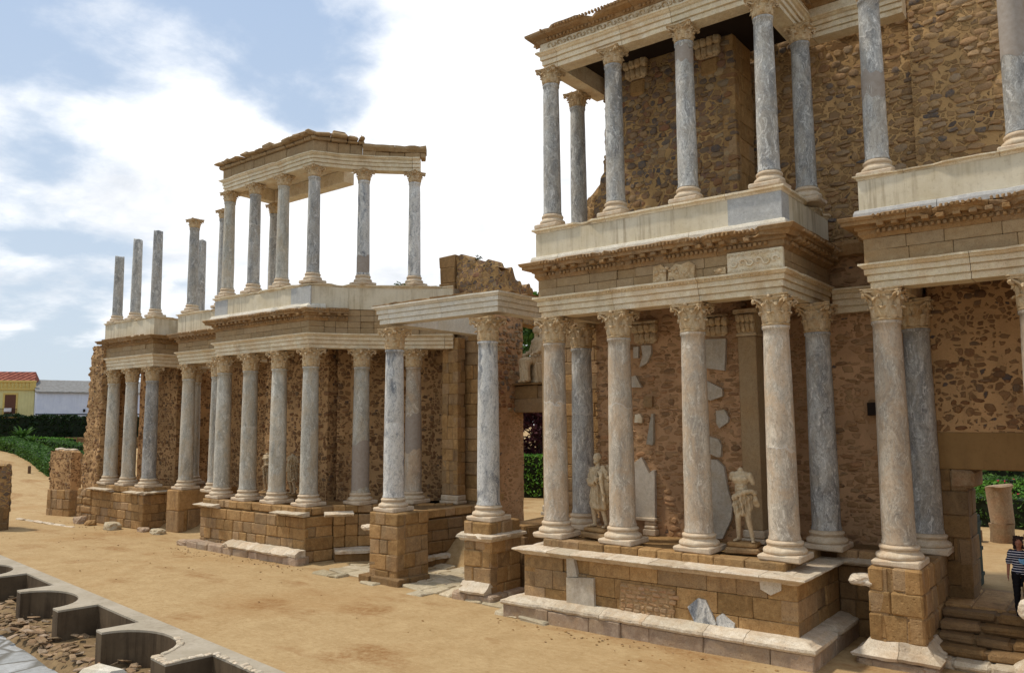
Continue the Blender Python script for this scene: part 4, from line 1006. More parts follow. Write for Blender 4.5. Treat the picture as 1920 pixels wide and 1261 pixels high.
wall('recess_wall', 'shaded wall of the recess right of the nearest portico with a square hole', 'rubble', [(-9.6, 22.75), (-3.85, 22.75)], 0., lambda u: 10.2, .8)
wall('rubble_wall', 'tall ochre masonry wall behind the upper right columns rising out of the picture', 'rubble_flat', [(-9.6, 22.75), (-3.95, 22.75)], 10.2, lambda u: 16.9, 1.0, res=.14)
wall('rubble_wall', 'highest ochre masonry at the top right corner with a sky notch at its left', 'rubble_flat', [(-3.95, 22.6), (3.5, 22.6)], 9.9, lambda u: 18.3+.3*noise.noise(Vector((u*2, 0, 0))), 1.2, res=.16)
r_ = root('wall_hole', (-5.32, 22.70, 5.5), 'small dark square beam hole in the shaded recess wall', 'hole'); mb = MB(); box(mb, -5.50, -5.16, 22.60, 22.72, 5.38, 5.72); Local(r_).part(mb, 'shade_fill', 'dark')  # solid dark box; its colour stands in for the shade inside the hole
r_ = root('wall_moulding', (-5.7, 22.5, 8.2), 'cream moulded band continuing along the recess wall between the two entablatures', 'moulding'); Lc = Local(r_)
mb = MB(); sweep(mb, architrave_prof(8.15, 8.8, -.1, .24), [(-6.2, 22.6), (-4.5, 22.6)], .3, .008, 3., 2.); Lc.part(mb, 'band', 'lime')
mb = MB(); sweep(mb, [(-.1, 9.7), (.3, 9.7), (.45, 9.95), (.45, 10.05), (-.1, 10.1)], [(-6.2, 22.6), (-4.5, 22.6)], .2, .03, 3., 1.); Lc.part(mb, 'ledge', 'rust')
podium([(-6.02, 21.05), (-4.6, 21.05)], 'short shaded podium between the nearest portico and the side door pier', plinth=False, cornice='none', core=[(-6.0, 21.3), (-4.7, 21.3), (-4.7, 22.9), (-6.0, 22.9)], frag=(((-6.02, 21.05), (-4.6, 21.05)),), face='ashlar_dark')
# side doorway wall
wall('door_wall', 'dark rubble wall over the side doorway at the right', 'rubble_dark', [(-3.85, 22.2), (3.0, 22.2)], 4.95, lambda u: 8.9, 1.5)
r_ = root('lintel', (-1.5, 22.2, 4.0), 'smooth tan lintel over the side doorway with gardens behind', 'lintel'); mb = MB(); box(mb, -3.85, 3.0, 22.17, 23.6, 4.05, 4.95, .5, .02); Local(r_).part(mb, 'beam', 'plaster_tan')
def jamb():
    r = root('door_jamb', (-3.5, 22.2, 0), 'worn stone jamb left of the side doorway', 'door jamb'); Lc = Local(r)
    mb = MB(); ashlar_path(mb, [(-3.95, 22.18), (-3.22, 22.18), (-3.22, 23.6)], .7, 4.05, .6, .75, .3, .012, .03); prism(mb, [(-3.9, 22.3), (-3.3, 22.3), (-3.3, 23.6), (-3.9, 23.6)], 0, 4.0); Lc.part(mb, 'blocks', 'ashlar_dark')
    mb = MB(); box(mb, -3.56, -3.05, 22.12, 23.5, 3.62, 4.04, .4, .03, .01); Lc.part(mb, 'corbel_block', 'brick')
jamb()
def steps():
    r = root('stone_steps', (-2.8, 20.2, 0), 'worn stone steps climbing to the side doorway', 'steps'); Lc = Local(r)
    for k in range(5):
        mb = MB(); z = .19*(k+1); y = 19.5+k*.36
        ashlar(mb, (-3.74, y), (-1.88, y), z-.2, z, .2, .8, .9, .012, .02, edge=.03); Lc.part(mb, 'step', 'ledge' if k == 0 else 'ashlar_dark')
    mb = MB(); ashlar(mb, (-3.74, 21.35), (-1.0, 21.35), .78, 1.0, .25, .8, 2.6, .01, .015, edge=.03); Lc.part(mb, 'threshold', 'ashlar')
steps()
wall('recess_shade_wall', 'plain unseen wall added right of the side door porch to darken its recess', 'rubble', [(.75, 22.4), (.75, 17.5)], 0., lambda u: 9.2, .6, res=.4)  # unseen stand-in wall, added to keep light out of the side door recess
# pilaster and marble pieces inside the nearest portico
def pilaster(x, y, w, z0, z1, label, cap=True, d=.5):
    r = root('pilaster', (x, y, z0), label, 'pilaster'); Lc = Local(r)
    mb = MB(); box(mb, x-w/2-.07, x+w/2+.07, y-.08, y+d, z0, z0+.12, .5, .02); box(mb, x-w/2-.04, x+w/2+.04, y-.05, y+d, z0+.125, z0+.34, .5, .04); Lc.part(mb, 'base', 'base')
    mb = MB()
    if w < .6: box(mb, x-w/2, x+w/2, y, y+d, z0+.345, z1-.75, .5, .015)
    else: ashlar_path(mb, [(x-w/2, y+d), (x-w/2, y), (x+w/2, y), (x+w/2, y+d)], z0+.345, z1-.02, .46, .45, .3, .006, .012)
    Lc.part(mb, 'shaft', 'frieze' if w < .6 else 'ashlar')
    if cap:
        mb = MB(); box(mb, x-w/2-.03, x+w/2+.03, y-.02, y+d, z1-.74, z1-.66); box(mb, x-w/2+.01, x+w/2-.01, y+.0, y+d, z1-.655, z1-.12, .4)
        for k in range(4): rock(mb, (x-w/2+w*(k+.5)/4, y-.03, z1-.5), (.07, .08, .15), k, .6, 1); rock(mb, (x-w/2+w*(k+.5)/4, y-.06, z1-.25), (.08, .1, .13), k+9, .6, 1)
        box(mb, x-w/2-.08, x+w/2+.08, y-.09, y+d, z1-.12, z1); Lc.part(mb, 'capital', 'capital')
pilaster(-8.05, 20.85, .50, 2.05, 8.28, 'smooth tan square pilaster behind the headless statue')
FW = lambda u, o, z: (u, 21.15-o, z)
def marble_piece(label, polys, mats=('slab',), o=.05, name='marble_slab', grp='marble scraps fixed to the wall behind the statues'):
    z0 = min(q[1] for q in polys[0]); x0 = polys[0][0][0]; r = root(name, (x0, 21.15, z0), label, 'marble slab', grp); Lc = Local(r)
    for i, p in enumerate(polys):
        mb = MB(); slab_shape(mb, p, FW, -.1, o+.075+.01*i, random.random()); Lc.part(mb, 'slab', mats[min(i, len(mats)-1)])
# outlines on the wall plane, in (x, z)
marble_piece('tall pointed grey slab standing on a moulded base behind the second stained column', [[(-11.75, 4.0), (-11.43, 4.22), (-11.19, 3.76), (-11.08, 3.85), (-11.01, 3.85), (-11.04, 2.50), (-11.75, 2.50)]])
r_ = root('moulded_base', (-11.3, 20.9, 2.05), 'moulded stone base under the pointed grey slab', 'plinth'); mb = MB()
box(mb, -11.78, -10.98, 20.92, 21.1, 2.40, 2.495, .6, .02); box(mb, -11.35, -11.0, 20.95, 21.1, 2.28, 2.395, .5, .03); box(mb, -11.33, -10.98, 20.9, 21.1, 2.18, 2.275, .6, .04); box(mb, -11.36, -10.95, 20.86, 21.1, 2.0, 2.175, .4, .02); Local(r_).part(mb, 'mouldings', 'base')
marble_piece('two narrow grey scraps high on the wall under a fluted capital', [[(-11.61, 7.47), (-11.44, 7.48), (-11.46, 7.14), (-11.62, 7.14)], [(-11.34, 7.51), (-11.03, 7.49), (-11.02, 7.26), (-11.16, 6.98), (-11.42, 6.86), (-11.3, 7.21)]])
marble_piece('small triangular grey scrap right of the second stained column', [[(-11.72, 6.59), (-11.56, 6.62), (-11.37, 6.26), (-11.72, 6.27)]])
marble_piece('faint grey square scrap above the thin sliver', [[(-11.31, 6.0), (-11.03, 6.0), (-11.04, 5.68), (-11.32, 5.66)]], ('ashlar',))
marble_piece('little yellowish scrap left of the thin sliver', [[(-11.61, 5.46), (-11.46, 5.49), (-11.38, 5.37), (-11.39, 5.21), (-11.63, 5.23)]], ('lime',))
marble_piece('thin upright sliver of grey marble in the middle of the wall', [[(-11.07, 5.48), (-11.0, 5.48), (-11.03, 4.64), (-11.07, 4.57), (-11.26, 4.6)]])
marble_piece('large grey square slab high on the wall right of the third stained column', [[(-9.35, 7.55), (-8.71, 7.53), (-8.78, 6.64), (-9.35, 6.74)]])
marble_piece('five sided grey scrap below the large square slab', [[(-9.33, 6.39), (-8.87, 6.15), (-8.87, 5.94), (-9.22, 5.83), (-9.33, 5.87)]])
marble_piece('six sided grey scrap in the right half of the wall', [[(-9.07, 5.54), (-8.83, 5.57), (-8.71, 5.35), (-8.74, 5.22), (-8.99, 5.06), (-9.07, 5.19)]])
marble_piece('rounded pale scrap just above and left of the headless statue', [[(-9.33, 4.84), (-9.03, 4.76), (-8.95, 4.58), (-8.98, 4.27), (-9.1, 4.27), (-9.33, 4.38)]])
marble_piece('big low curved marble panel half hidden between the third stained column and the headless statue', [[(-9.45, 4.2), (-9.1, 4.2), (-8.9, 4.0), (-8.8, 3.35), (-8.69, 2.98), (-8.74, 2.61), (-9.01, 2.07), (-9.45, 2.04)]])
def wall_capital(x, y, z, label, s=1., plate=True):
    r = root('pilaster_capital', (x, y, z), label, 'capital', 'loose pilaster capitals set in the walls'); Lc = Local(r); mb = MB()
    for k in range(4):
        rock(mb, (x-.27*s+k*.18*s, y-.05, z+.18*s), (.10*s, .12, .16*s), k+x, .5, 2); rock(mb, (x-.30*s+k*.20*s, y-.09, z+.45*s), (.11*s, .14, .15*s), k+x+5, .6, 2)
    box(mb, x-.28*s, x+.28*s, y-.05, y+.2, z, z+.55*s); box(mb, x-.40*s, x+.40*s, y-.16, y+.2, z+.58*s, z+.70*s, .6, .03, .02); mb.warp(.02, 8); Lc.part(mb, 'leaves', 'capital')
    if plate: mb = MB(); box(mb, x-.24*s, x+.24*s, y-.04, y+.1, z-.5*s, z-.02, .4, .03, .03); Lc.part(mb, 'pilaster_stub', 'ashlar')
wall_capital(-11.2, 21.1, 7.55, 'worn leaf capital high on the lower wall behind the second stained column', plate=False)
wall_capital(-8.98, 21.1, 7.62, 'leaf capital half hidden behind the third stained column', .9, plate=False)
wall_capital(-11.3, 21.1, 15.75, 'leaf capital with a stub below it on the upper wall, left of two')
wall_capital(-8.95, 21.1, 15.75, 'leaf capital with a squared stub on the upper wall, right of two')
# fragments on the near frieze
def relief(x0, x1, z0, z1, label, polys):
    y = 18.98-.31; r = root('relief_fragment', (x0, y, z0), label, 'relief', 'carved fragments on the near frieze'); Lc = Local(r); mb = MB()
    for p in polys: slab_shape(mb, p, lambda u, o, z: (u, y-o, z), -.05, .07, .6)
    for k in range(int((x1-x0)*14)): 
        xx = random.uniform(x0+.05, x1-.05); zz = random.uniform(z0+.05, z1-.05); rock(mb, (xx, y-.07, zz), (.05, .04, .05), k, random.random(), 1)
    mb.warp(.012, 9); Lc.part(mb, 'carving', 'capital')
relief(-9.65, -8.46, 8.87, 9.32, 'three rounded carved fragments in the middle of the near frieze', [[(-9.65, 8.87), (-9.27, 8.87), (-9.27, 9.2), (-9.4, 9.33), (-9.62, 9.3)], [(-9.22, 8.87), (-9.1, 8.95), (-9.0, 8.87), (-8.48, 8.87), (-8.46, 9.2), (-8.6, 9.31), (-8.85, 9.26), (-9.0, 9.30), (-9.18, 9.16)]])
r_ = root('carved_relief', (-7.0, 18.6, 8.87), 'carved scroll panel at the right corner of the near frieze', 'relief', 'carved fragments on the near frieze'); Lc = Local(r_); mb = MB(); box(mb, -7.6, -6.22, 18.60, 18.72, 8.87, 9.37, .6); carved(mb, [(-7.5, 18.98), (-6.3, 18.98)], 8.96, 9.22, .40, .2, 4)
carved(mb, [(-7.6, 18.98), (-6.24, 18.98)], 9.24, 9.34, .39, .09, 5); carved(mb, [(-7.6, 18.98), (-6.24, 18.98)], 8.88, 8.95, .39, .07, 6); Lc.part(mb, 'carving', 'lime')
relief(-7.95, -7.65, 8.9, 9.05, 'small carved stub left of the scroll panel on the near frieze', [[(-7.95, 8.9), (-7.65, 8.88), (-7.65, 9.05), (-7.85, 9.03)]])
# scraps on the near podium front
FP = lambda u, o, z: (u, 18.0-o, z)
def podium_piece(label, poly, mat, o=.06):
    r = root('marble_slab', (poly[0][0], 18.25, poly[0][1]), label, 'marble slab', 'marble scraps on the near podium'); mb = MB(); slab_shape(mb, poly, FP, -.05, o, .5); Local(r).part(mb, 'slab', mat)
podium_piece('upright pinkish grey slab on the left part of the near podium', [(-12.05, .42), (-11.2, .40), (-11.21, 1.26), (-12.05, 1.20)], 'slab', .09)
podium_piece('narrow slab under the ledge above the upright pinkish slab', [(-12.04, 1.21), (-11.72, 1.24), (-11.82, 1.70), (-12.05, 1.70)], 'slab', .07)
podium_piece('striped leaning marble scrap on the near podium', [(-8.62, .89), (-8.35, 1.12), (-8.16, 1.10), (-7.91, .6), (-8.12, .42), (-8.38, .42)], 'marble_vein')
podium_piece('jagged marble scrap beside the striped one on the near podium', [(-7.9, .75), (-7.76, .85), (-7.69, .8), (-7.47, .66), (-7.5, .42), (-7.89, .42)], 'marble_vein')
podium_piece('white scrap hanging under the ledge near the right corner of the near podium', [(-6.84, 1.70), (-6.36, 1.70), (-6.36, 1.53), (-6.6, 1.4), (-6.83, 1.51)], 'ledge')
r_ = root('stone_patch', (-9.6, 18.2, .6), 'patch of small stones and bits of brick in the middle of the near podium', 'wall patch'); mb = MB()
z = .5
while z < 1.2:
    h = random.uniform(.09, .15); x = -10.45
    while x < -9.1:
        w = random.uniform(.12, .3); chamfer_box(mb, (x, .0, z), (x+w-.015, .045+random.uniform(-.01, .015), z+h-.012), .02, random.random(), FP, .01); x += w
    z += h
mb2 = MB(); slab_shape(mb2, [(-10.5, .48), (-9.0, .48), (-9.0, 1.24), (-10.45, 1.24)], FP, .0, .03); L_ = Local(r_); L_.part(mb, 'stones', 'brickpatch'); L_.part(mb2, 'mortar', 'ashlar')
# farther portico, door and far left walls
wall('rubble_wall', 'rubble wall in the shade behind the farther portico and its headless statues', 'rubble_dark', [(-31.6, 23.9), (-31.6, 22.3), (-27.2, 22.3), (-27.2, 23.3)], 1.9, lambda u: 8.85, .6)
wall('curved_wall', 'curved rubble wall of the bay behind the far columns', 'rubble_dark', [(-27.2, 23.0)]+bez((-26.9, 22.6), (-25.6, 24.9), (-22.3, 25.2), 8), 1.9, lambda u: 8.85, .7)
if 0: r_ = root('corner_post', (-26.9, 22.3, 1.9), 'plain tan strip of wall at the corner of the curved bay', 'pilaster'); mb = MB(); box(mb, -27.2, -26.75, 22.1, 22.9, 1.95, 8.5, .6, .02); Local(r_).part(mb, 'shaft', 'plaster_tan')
wall('door_wall', 'shaded wall closing the left side door behind the tall pier', 'rubble_dark', [(-40.0, 25.6), (-31.4, 25.4)], 0., lambda u: 8.9, .6)  # darker stones put the shade of this recess into the wall colour
wall('rubble_wall', 'rubble wall behind the farthest three columns', 'rubble_dark', [(-45.2, 23.4), (-41.2, 23.4), (-41.2, 25.5)], 0., lambda u: 9.4, .5)  # same darker stones, their colour standing in for shade behind the columns
wall('jagged_wall', 'tall end wall with a jagged left edge beside the farthest column', 'rubble_dark', [(-47.7, 21.1), (-44.95, 21.1)], 1.6, lambda u: 9.65+.12*noise.noise(Vector((u*3, 0, 0))), 1.4, res=.1, amp=.10, end0=rag(5., .62, .085),
     extra=lambda Lc: [(lambda mb: (ashlar_path(mb, [(-47.05, 22.6), (-47.05, 20.98), (-45.3, 20.98)], -.1, 1.75, .42, .8, .6, .02, .05, edge=.05), Lc.part(mb, 'foot_blocks', 'ashlar')))(MB())])
# loose stones along the ragged edge
r_ = root('low_pier', (-50.0, 21.4, 0), 'low ruined pier with stones on top at the far left entrance', 'pier'); Lc = Local(r_); mb = MB()
rubble_wall(mb, [(-51.0, 22.0), (-51.0, 21.1), (-48.75, 21.35)], 1.3, lambda u: 3.75+.1*noise.noise(Vector((u*3, 9, 0))), .5, amp=.04, res=.12); mb.cur = 1; facing(mb, [(-51.0, 22.0), (-51.0, 21.1), (-48.75, 21.35)], 1.4, lambda u: 3.7, .04, 'rubble_dark'); Lc.part(mb, 'masonry', ('rubble_dark', 'rubble_dark_stones'), 40)
mb = MB(); ashlar_path(mb, [(-51.05, 22.0), (-51.05, 21.05), (-48.7, 21.3)], -.1, 1.5, .5, .9, .5, .01, .02, edge=.02); prism(mb, [(-50.9, 21.5), (-48.85, 21.6), (-48.85, 22), (-50.9, 22)], 0, 3.6); Lc.part(mb, 'foot_blocks', 'ashlar')
mb = MB(); rock(mb, (-50.6, 21.5, 3.80), (.3, .25, .12), 1); rock(mb, (-49.9, 21.6, 3.78), (.25, .2, .09), 2); rock(mb, (-49.3, 21.7, 3.78), (.28, .2, .09), 3); Lc.part(mb, 'cap_stones', 'ledge', 60)
r_ = root('ruined_pier', (-46.5, 16.6, 0), 'dark rough pier cut by the left edge of the picture', 'pier'); Lc = Local(r_); mb = MB()
rubble_wall(mb, [(-48.0, 16.2), (-45.55, 16.2), (-45.55, 17.0)], .9, lambda u: 3.25+.12*noise.noise(Vector((u*3, 3, 0)))-.25*max(0, 1-abs(u-2.65)*3), .9, res=.1, amp=.1); Lc.part(mb, 'masonry', 'rubble_grey', 50)
mb = MB(); ashlar_path(mb, [(-48.1, 16.15), (-45.45, 16.15), (-45.45, 17.05)], -.1, 1.15, .6, 1., .6, .02, .04, edge=.06); Lc.part(mb, 'foot_blocks', 'ashlar_dark')
r_ = root('doorway_shade', (-35.5, 25.2, 0), 'dark box standing for the shaded doorway left of the farther portico', 'doorway'); mb = MB(); box(mb, -33.2, -32.4, 24.85, 25.3, 1.6, 4.6); Local(r_).part(mb, 'shade_fill', 'dark')  # solid box in front of the wall, coloured as the shade of a doorway
# fallen stones
for (x, y, sx, sy, sz, lab, m) in ((-45.2, 20.4, .55, .4, .42, 'pinkish block lying at the foot of the jagged wall', 'pink'), (-43.8, 20.3, .4, .35, .3, 'grey stone next to the pinkish block at the far podium', 'ashlar'),
                              (-41.2, 20.2, .55, .5, .42, 'pale block at the corner of the farthest podium', 'flag'), (-38.9, 20.6, .45, .3, .25, 'reddish flat stone left of the tall plain pier', 'pink'),
                              (-37.5, 20.6, .55, .4, .3, 'light squared block in front of the tall plain pier', 'flag'), (-33.4, 19.6, .5, .35, .25, 'rough stone at the left end of the cracked plinth', 'pink')):
    r_ = root('fallen_stone', (x, y, 0), lab, 'stone', 'fallen stones along the far podiums'); mb = MB(); rock(mb, (x, y, sz*.25), (sx*.72, sy*.72, sz*.62), x, .6, 3); mb.warp(.03, 5); Local(r_).part(mb, 'block', m)
r_ = root('ground_sill', (-47.0, 19.3, 0), 'flush stone sill in the sand by the far left entrance', 'stone sill'); mb = MB()
for k in range(6): box(mb, -50.2+k*1.1, -49.2+k*1.1, 19.1+.03*k, 19.35+.03*k, -.05, .04+random.random()*.04, random.random(), .03, .03)
Local(r_).part(mb, 'stones', 'ledge')
# middle door
pilaster(-22.0, 24.35, .85, 2.0, 8.75, 'block built pilaster with stepped base at the end of the curved bay', cap=False)
r_ = root('door_wall', (-21, 25, 0), 'ashlar wall left of the middle door with a ruined crest', 'wall'); Lc = Local(r_)
mb = MB(); ashlar_path(mb, [(-22.6, 25.0), (-20.1, 25.0)], .0, 10.2, .52, .9, .6, .01, .015); prism(mb, [(-22.6, 25.3), (-20.2, 25.3), (-20.2, 26.8), (-22.6, 26.8)], 0, 10.2); Lc.part(mb, 'masonry', 'ashlar')
mb = MB(); ashlar(mb, (-23.1, 24.9), (-22.2, 24.9), 10.0, 12.35, .6, .9, 1.2, .03, .03); Lc.part(mb, 'corner_stones', 'ashlar_dark')
mb = MB(); rubble_wall(mb, [(-22.2, 25.0), (-20.05, 25.0), (-20.05, 27.6)], 10.1, lambda u: 12.25-.28*u+.25*noise.noise(Vector((u*1.4, 5, 0)))+.2*round(2*noise.noise(Vector((u*2.6, 8, 0)))), .9, res=.1, amp=.12); Lc.part(mb, 'ruined_crest', 'rubble_grey', 50)
mb = MB(); rubble_wall(mb, [(-20.08, 25.0), (-20.08, 26.8)], .8, lambda u: 10.2, .5, amp=.035, res=.15); mb.cur = 1; facing(mb, [(-20.08, 25.0), (-20.08, 26.8)], 5.6, lambda u: 10.2, .035, 'rubble_grey'); Lc.part(mb, 'reveal', ('rubble', 'rubble_grey_stones'), 40)
mb = MB(); rubble_wall(mb, [(-20.08, 26.8), (-20.08, 28.7)], 9.4, lambda u: 10.9-.3*u, .8, res=.12, amp=.12); Lc.part(mb, 'overhang', 'rubble_grey', 50)
r_ = root('door_lintel', (-19, 26.6, 5.6), 'mossy stone lintel of the middle door under the seated statue', 'lintel'); mb = MB(); ashlar(mb, (-20.1, 26.2), (-15.8, 26.2), 5.65, 6.75, .5, 1.6, 1.2, .02, .03); box(mb, -20.1, -15.8, 26.05, 27.2, 6.76, 6.86, .4, .03, .02); Local(r_).part(mb, 'blocks', 'ashlar_dark')
r_ = root('door_wall', (-16.6, 25, 0), 'right jamb of the middle door half hidden by the nearest portico', 'wall'); Lc = Local(r_); mb = MB(); ashlar_path(mb, [(-17.45, 27.0), (-17.45, 25.0), (-13.6, 25.0)], 0, 9.6, .52, .9, .5); Lc.part(mb, 'masonry', 'ashlar')
pilaster(-15.85, 22.6, .5, 2.1, 8.7, 'thin pilaster with stepped base left of the first stained column', cap=False)
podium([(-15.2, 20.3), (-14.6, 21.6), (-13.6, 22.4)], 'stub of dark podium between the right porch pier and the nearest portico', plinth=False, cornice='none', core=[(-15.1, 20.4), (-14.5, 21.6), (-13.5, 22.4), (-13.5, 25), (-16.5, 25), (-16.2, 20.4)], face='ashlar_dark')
if 0: podium([(-20.9, 24.2), (-20.0, 25.0)], 'end of the curved podium beside the middle door', plinth=False, cornice='none', core=[(-22, 24.3), (-20.9, 24.3), (-20.1, 25.1), (-22, 26)], face='ashlar_dark')
# weeds
def weed(x, y, z, n, s, label, mat='leaf'):
    r = root('weed', (x, y, z), label, 'weed', 'weeds growing on the masonry'); mb = MB(); leaves(mb, [(x+random.gauss(0, s), y+random.gauss(0, s*.6), z+abs(random.gauss(0, s*.7))) for _ in range(n)], .06); Local(r).part(mb, 'leaves', mat)
weed(-21.0, 25.0, 12.0, 30, .10, 'small tuft on the ruined crest above the middle door', 'leaf_dark')
weed(-23.6, 23.0, 10.9, 40, .12, 'tiny shrub on the cream parapet of the curved bay')
# ------------------------------------------------------------------ figures
def ell(bm, c, s, rot=None):
    m = Matrix.Translation(c) @ (rot.to_matrix().to_4x4() if rot else Matrix()) @ Matrix.Diagonal((*s, 1)); bmesh.ops.create_icosphere(bm, subdivisions=3, radius=1., matrix=m)
def limb(bm, pts, rad):
    for i in range(len(pts)-1):
        a, b = Vector(pts[i]), Vector(pts[i+1]); L = (b-a).length; n = max(2, int(L/.025))
        for k in range(n+1):
            f = k/n; bmesh.ops.create_icosphere(bm, subdivisions=2, radius=rad[i]+(rad[i+1]-rad[i])*f, matrix=Matrix.Translation(a.lerp(b, f)))
def remesh(bm, vox, smooth=4):
    me = bpy.data.meshes.new('tmp'); bm.to_mesh(me); bm.free(); o = bpy.data.objects.new('tmp', me); COL.objects.link(o)
    m = o.modifiers.new('r', 'REMESH'); m.mode = 'VOXEL'; m.voxel_size = vox
    if smooth: s = o.modifiers.new('s', 'SMOOTH'); s.iterations = smooth; s.factor = .5
    dg = bpy.context.evaluated_depsgraph_get(); ev = o.evaluated_get(dg); em = ev.to_mesh()
    vs = [v.co.copy() for v in em.vertices]; ns = [v.normal.copy() for v in em.vertices]; fs = [tuple(p.vertices) for p in em.polygons]
    ev.to_mesh_clear(); bpy.data.objects.remove(o); bpy.data.meshes.remove(me); return vs, ns, fs
def figure(r, bm, name, mat, fold=None, vox=.014, parent=None, smooth=4):
    vs, ns, fs = remesh(bm, vox, smooth)
    if fold: vs = [v+n*fold(v) for v, n in zip(vs, ns)]
    mb = MB(); mb.add(vs, fs, .5); o = mb.build(name, mat, parent or r, 180); return o
def pedestal(r, w, d, h, mat='ashlar'):
    mb = MB(); box(mb, -w, w, -d, d, -h, -h*.45, .5, .02, .005); box(mb, -w*.85, w*.85, -d*.85, d*.85, -h*.45+.003, 0, .3, .02, .005); mb.build('pedestal', mat, r)
def legs(bm, lf, rf, hip, knee, ankles, s=1.):
    for h, k, a, f in zip(hip, knee, ankles, (lf, rf)):
        limb(bm, [h, k, a], [.105*s, .07*s, .05*s]); limb(bm, [Vector(k)+Vector((0, .02, -.08)), Vector(k).lerp(Vector(a), .45)+Vector((0, .025, 0))], [.05*s, .055*s])
        limb(bm, [Vector(a)+Vector((0, .03, -.05)), Vector(a)+Vector(f)], [.045*s, .03*s])
        for t in range(5): q = Vector(a)+Vector(f)*1.08+Vector((-.035+.0175*t, .01*abs(t-1.5), -.01)); ell(bm, q, (.012, .03, .013))
def toga_statue():
    r = root('statue', (-12.0, 19.55, 2.32), 'marble statue of a standing bearded figure in a draped cloak, with its head', 'statue', 'marble statues on the podiums', radians(-12)); r.scale = (1.22, 1.15, 1.09); pedestal(r, .38, .28, .26)
    bm = bmesh.new(); S = 1.
    legs(bm, (-.06, -.17, -.06), (.05, -.17, -.06), [(-.10, 0, .98), (.10, .02, .98)], [(-.13, -.07, .56), (.12, -.02, .54)], [(-.14, 0, .10), (.17, .05, .10)])
    ell(bm, (0, .0, 1.02), (.20, .15, .20)); ell(bm, (0, 0, 1.22), (.175, .13, .22)); ell(bm, (0, -.01, 1.40), (.215, .135, .17))
    limb(bm, [(0, .0, 1.5), (-.01, -.02, 1.64)], [.075, .06])
    ell(bm, (-.01, -.03, 1.77), (.085, .105, .125)); ell(bm, (-.01, -.05, 1.68), (.062, .075, .07)); ell(bm, (-.01, -.01, 1.80), (.095, .112, .10))
    for sx in (-.03, .03): ell(bm, (-.01+sx*.95, -.118, 1.785), (.017, .012, .011))
    ell(bm, (-.01, -.14, 1.755), (.014, .022, .028)); ell(bm, (-.01, -.115, 1.715), (.03, .016, .012)); ell(bm, (-.01, -.10, 1.665), (.045, .045, .05))
    for sx in (-1, 1): ell(bm, (-.01+sx*.092, -.01, 1.765), (.014, .03, .035))
    # right arm held across the chest inside the cloak, left forearm broken off
    limb(bm, [(-.21, 0, 1.46), (-.27, .02, 1.20), (-.17, -.13, 1.08)], [.07, .06, .05]); limb(bm, [(.21, 0, 1.47), (.28, .02, 1.25), (.33, -.10, 1.24)], [.08, .07, .055])
    # cloak: over the shoulder, round the hips, hanging to the knee
    for k in range(14):
        f = k/13; ell(bm, (.02+.03*f, .0, 1.30-.78*f), (.215+.045*f-.03*f*f, .155+.045*f, .10))
    limb(bm, [(.20, -.06, 1.52), (.24, -.12, 1.3), (.27, -.12, .95), (.25, -.09, .52)], [.075, .09, .10, .07]); limb(bm, [(.22, .08, 1.52), (.26, .10, 1.1), (.24, .1, .55)], [.08, .1, .09])
    limb(bm, [(-.2, -.1, 1.18), (-.02, -.19, 1.12), (.18, -.18, 1.28)], [.05, .06, .06])
    def fold(v):
        if v.z > 1.55 or v.z < .48: return 0.
        a = atan2(v.y, v.x); k = min(1, (v.z-.48)*6, (1.56-v.z)*8)
        side = 1.3 if v.x > .08 else .8
        return k*side*(.034*sin(a*15+v.z*4+2*noise.noise(v*4))+.014*sin(v.x*38+v.z*24+3*noise.noise(v*3)))
    figure(r, bm, 'body', 'statue', fold, .0115, smooth=2); return r
toga_statue()
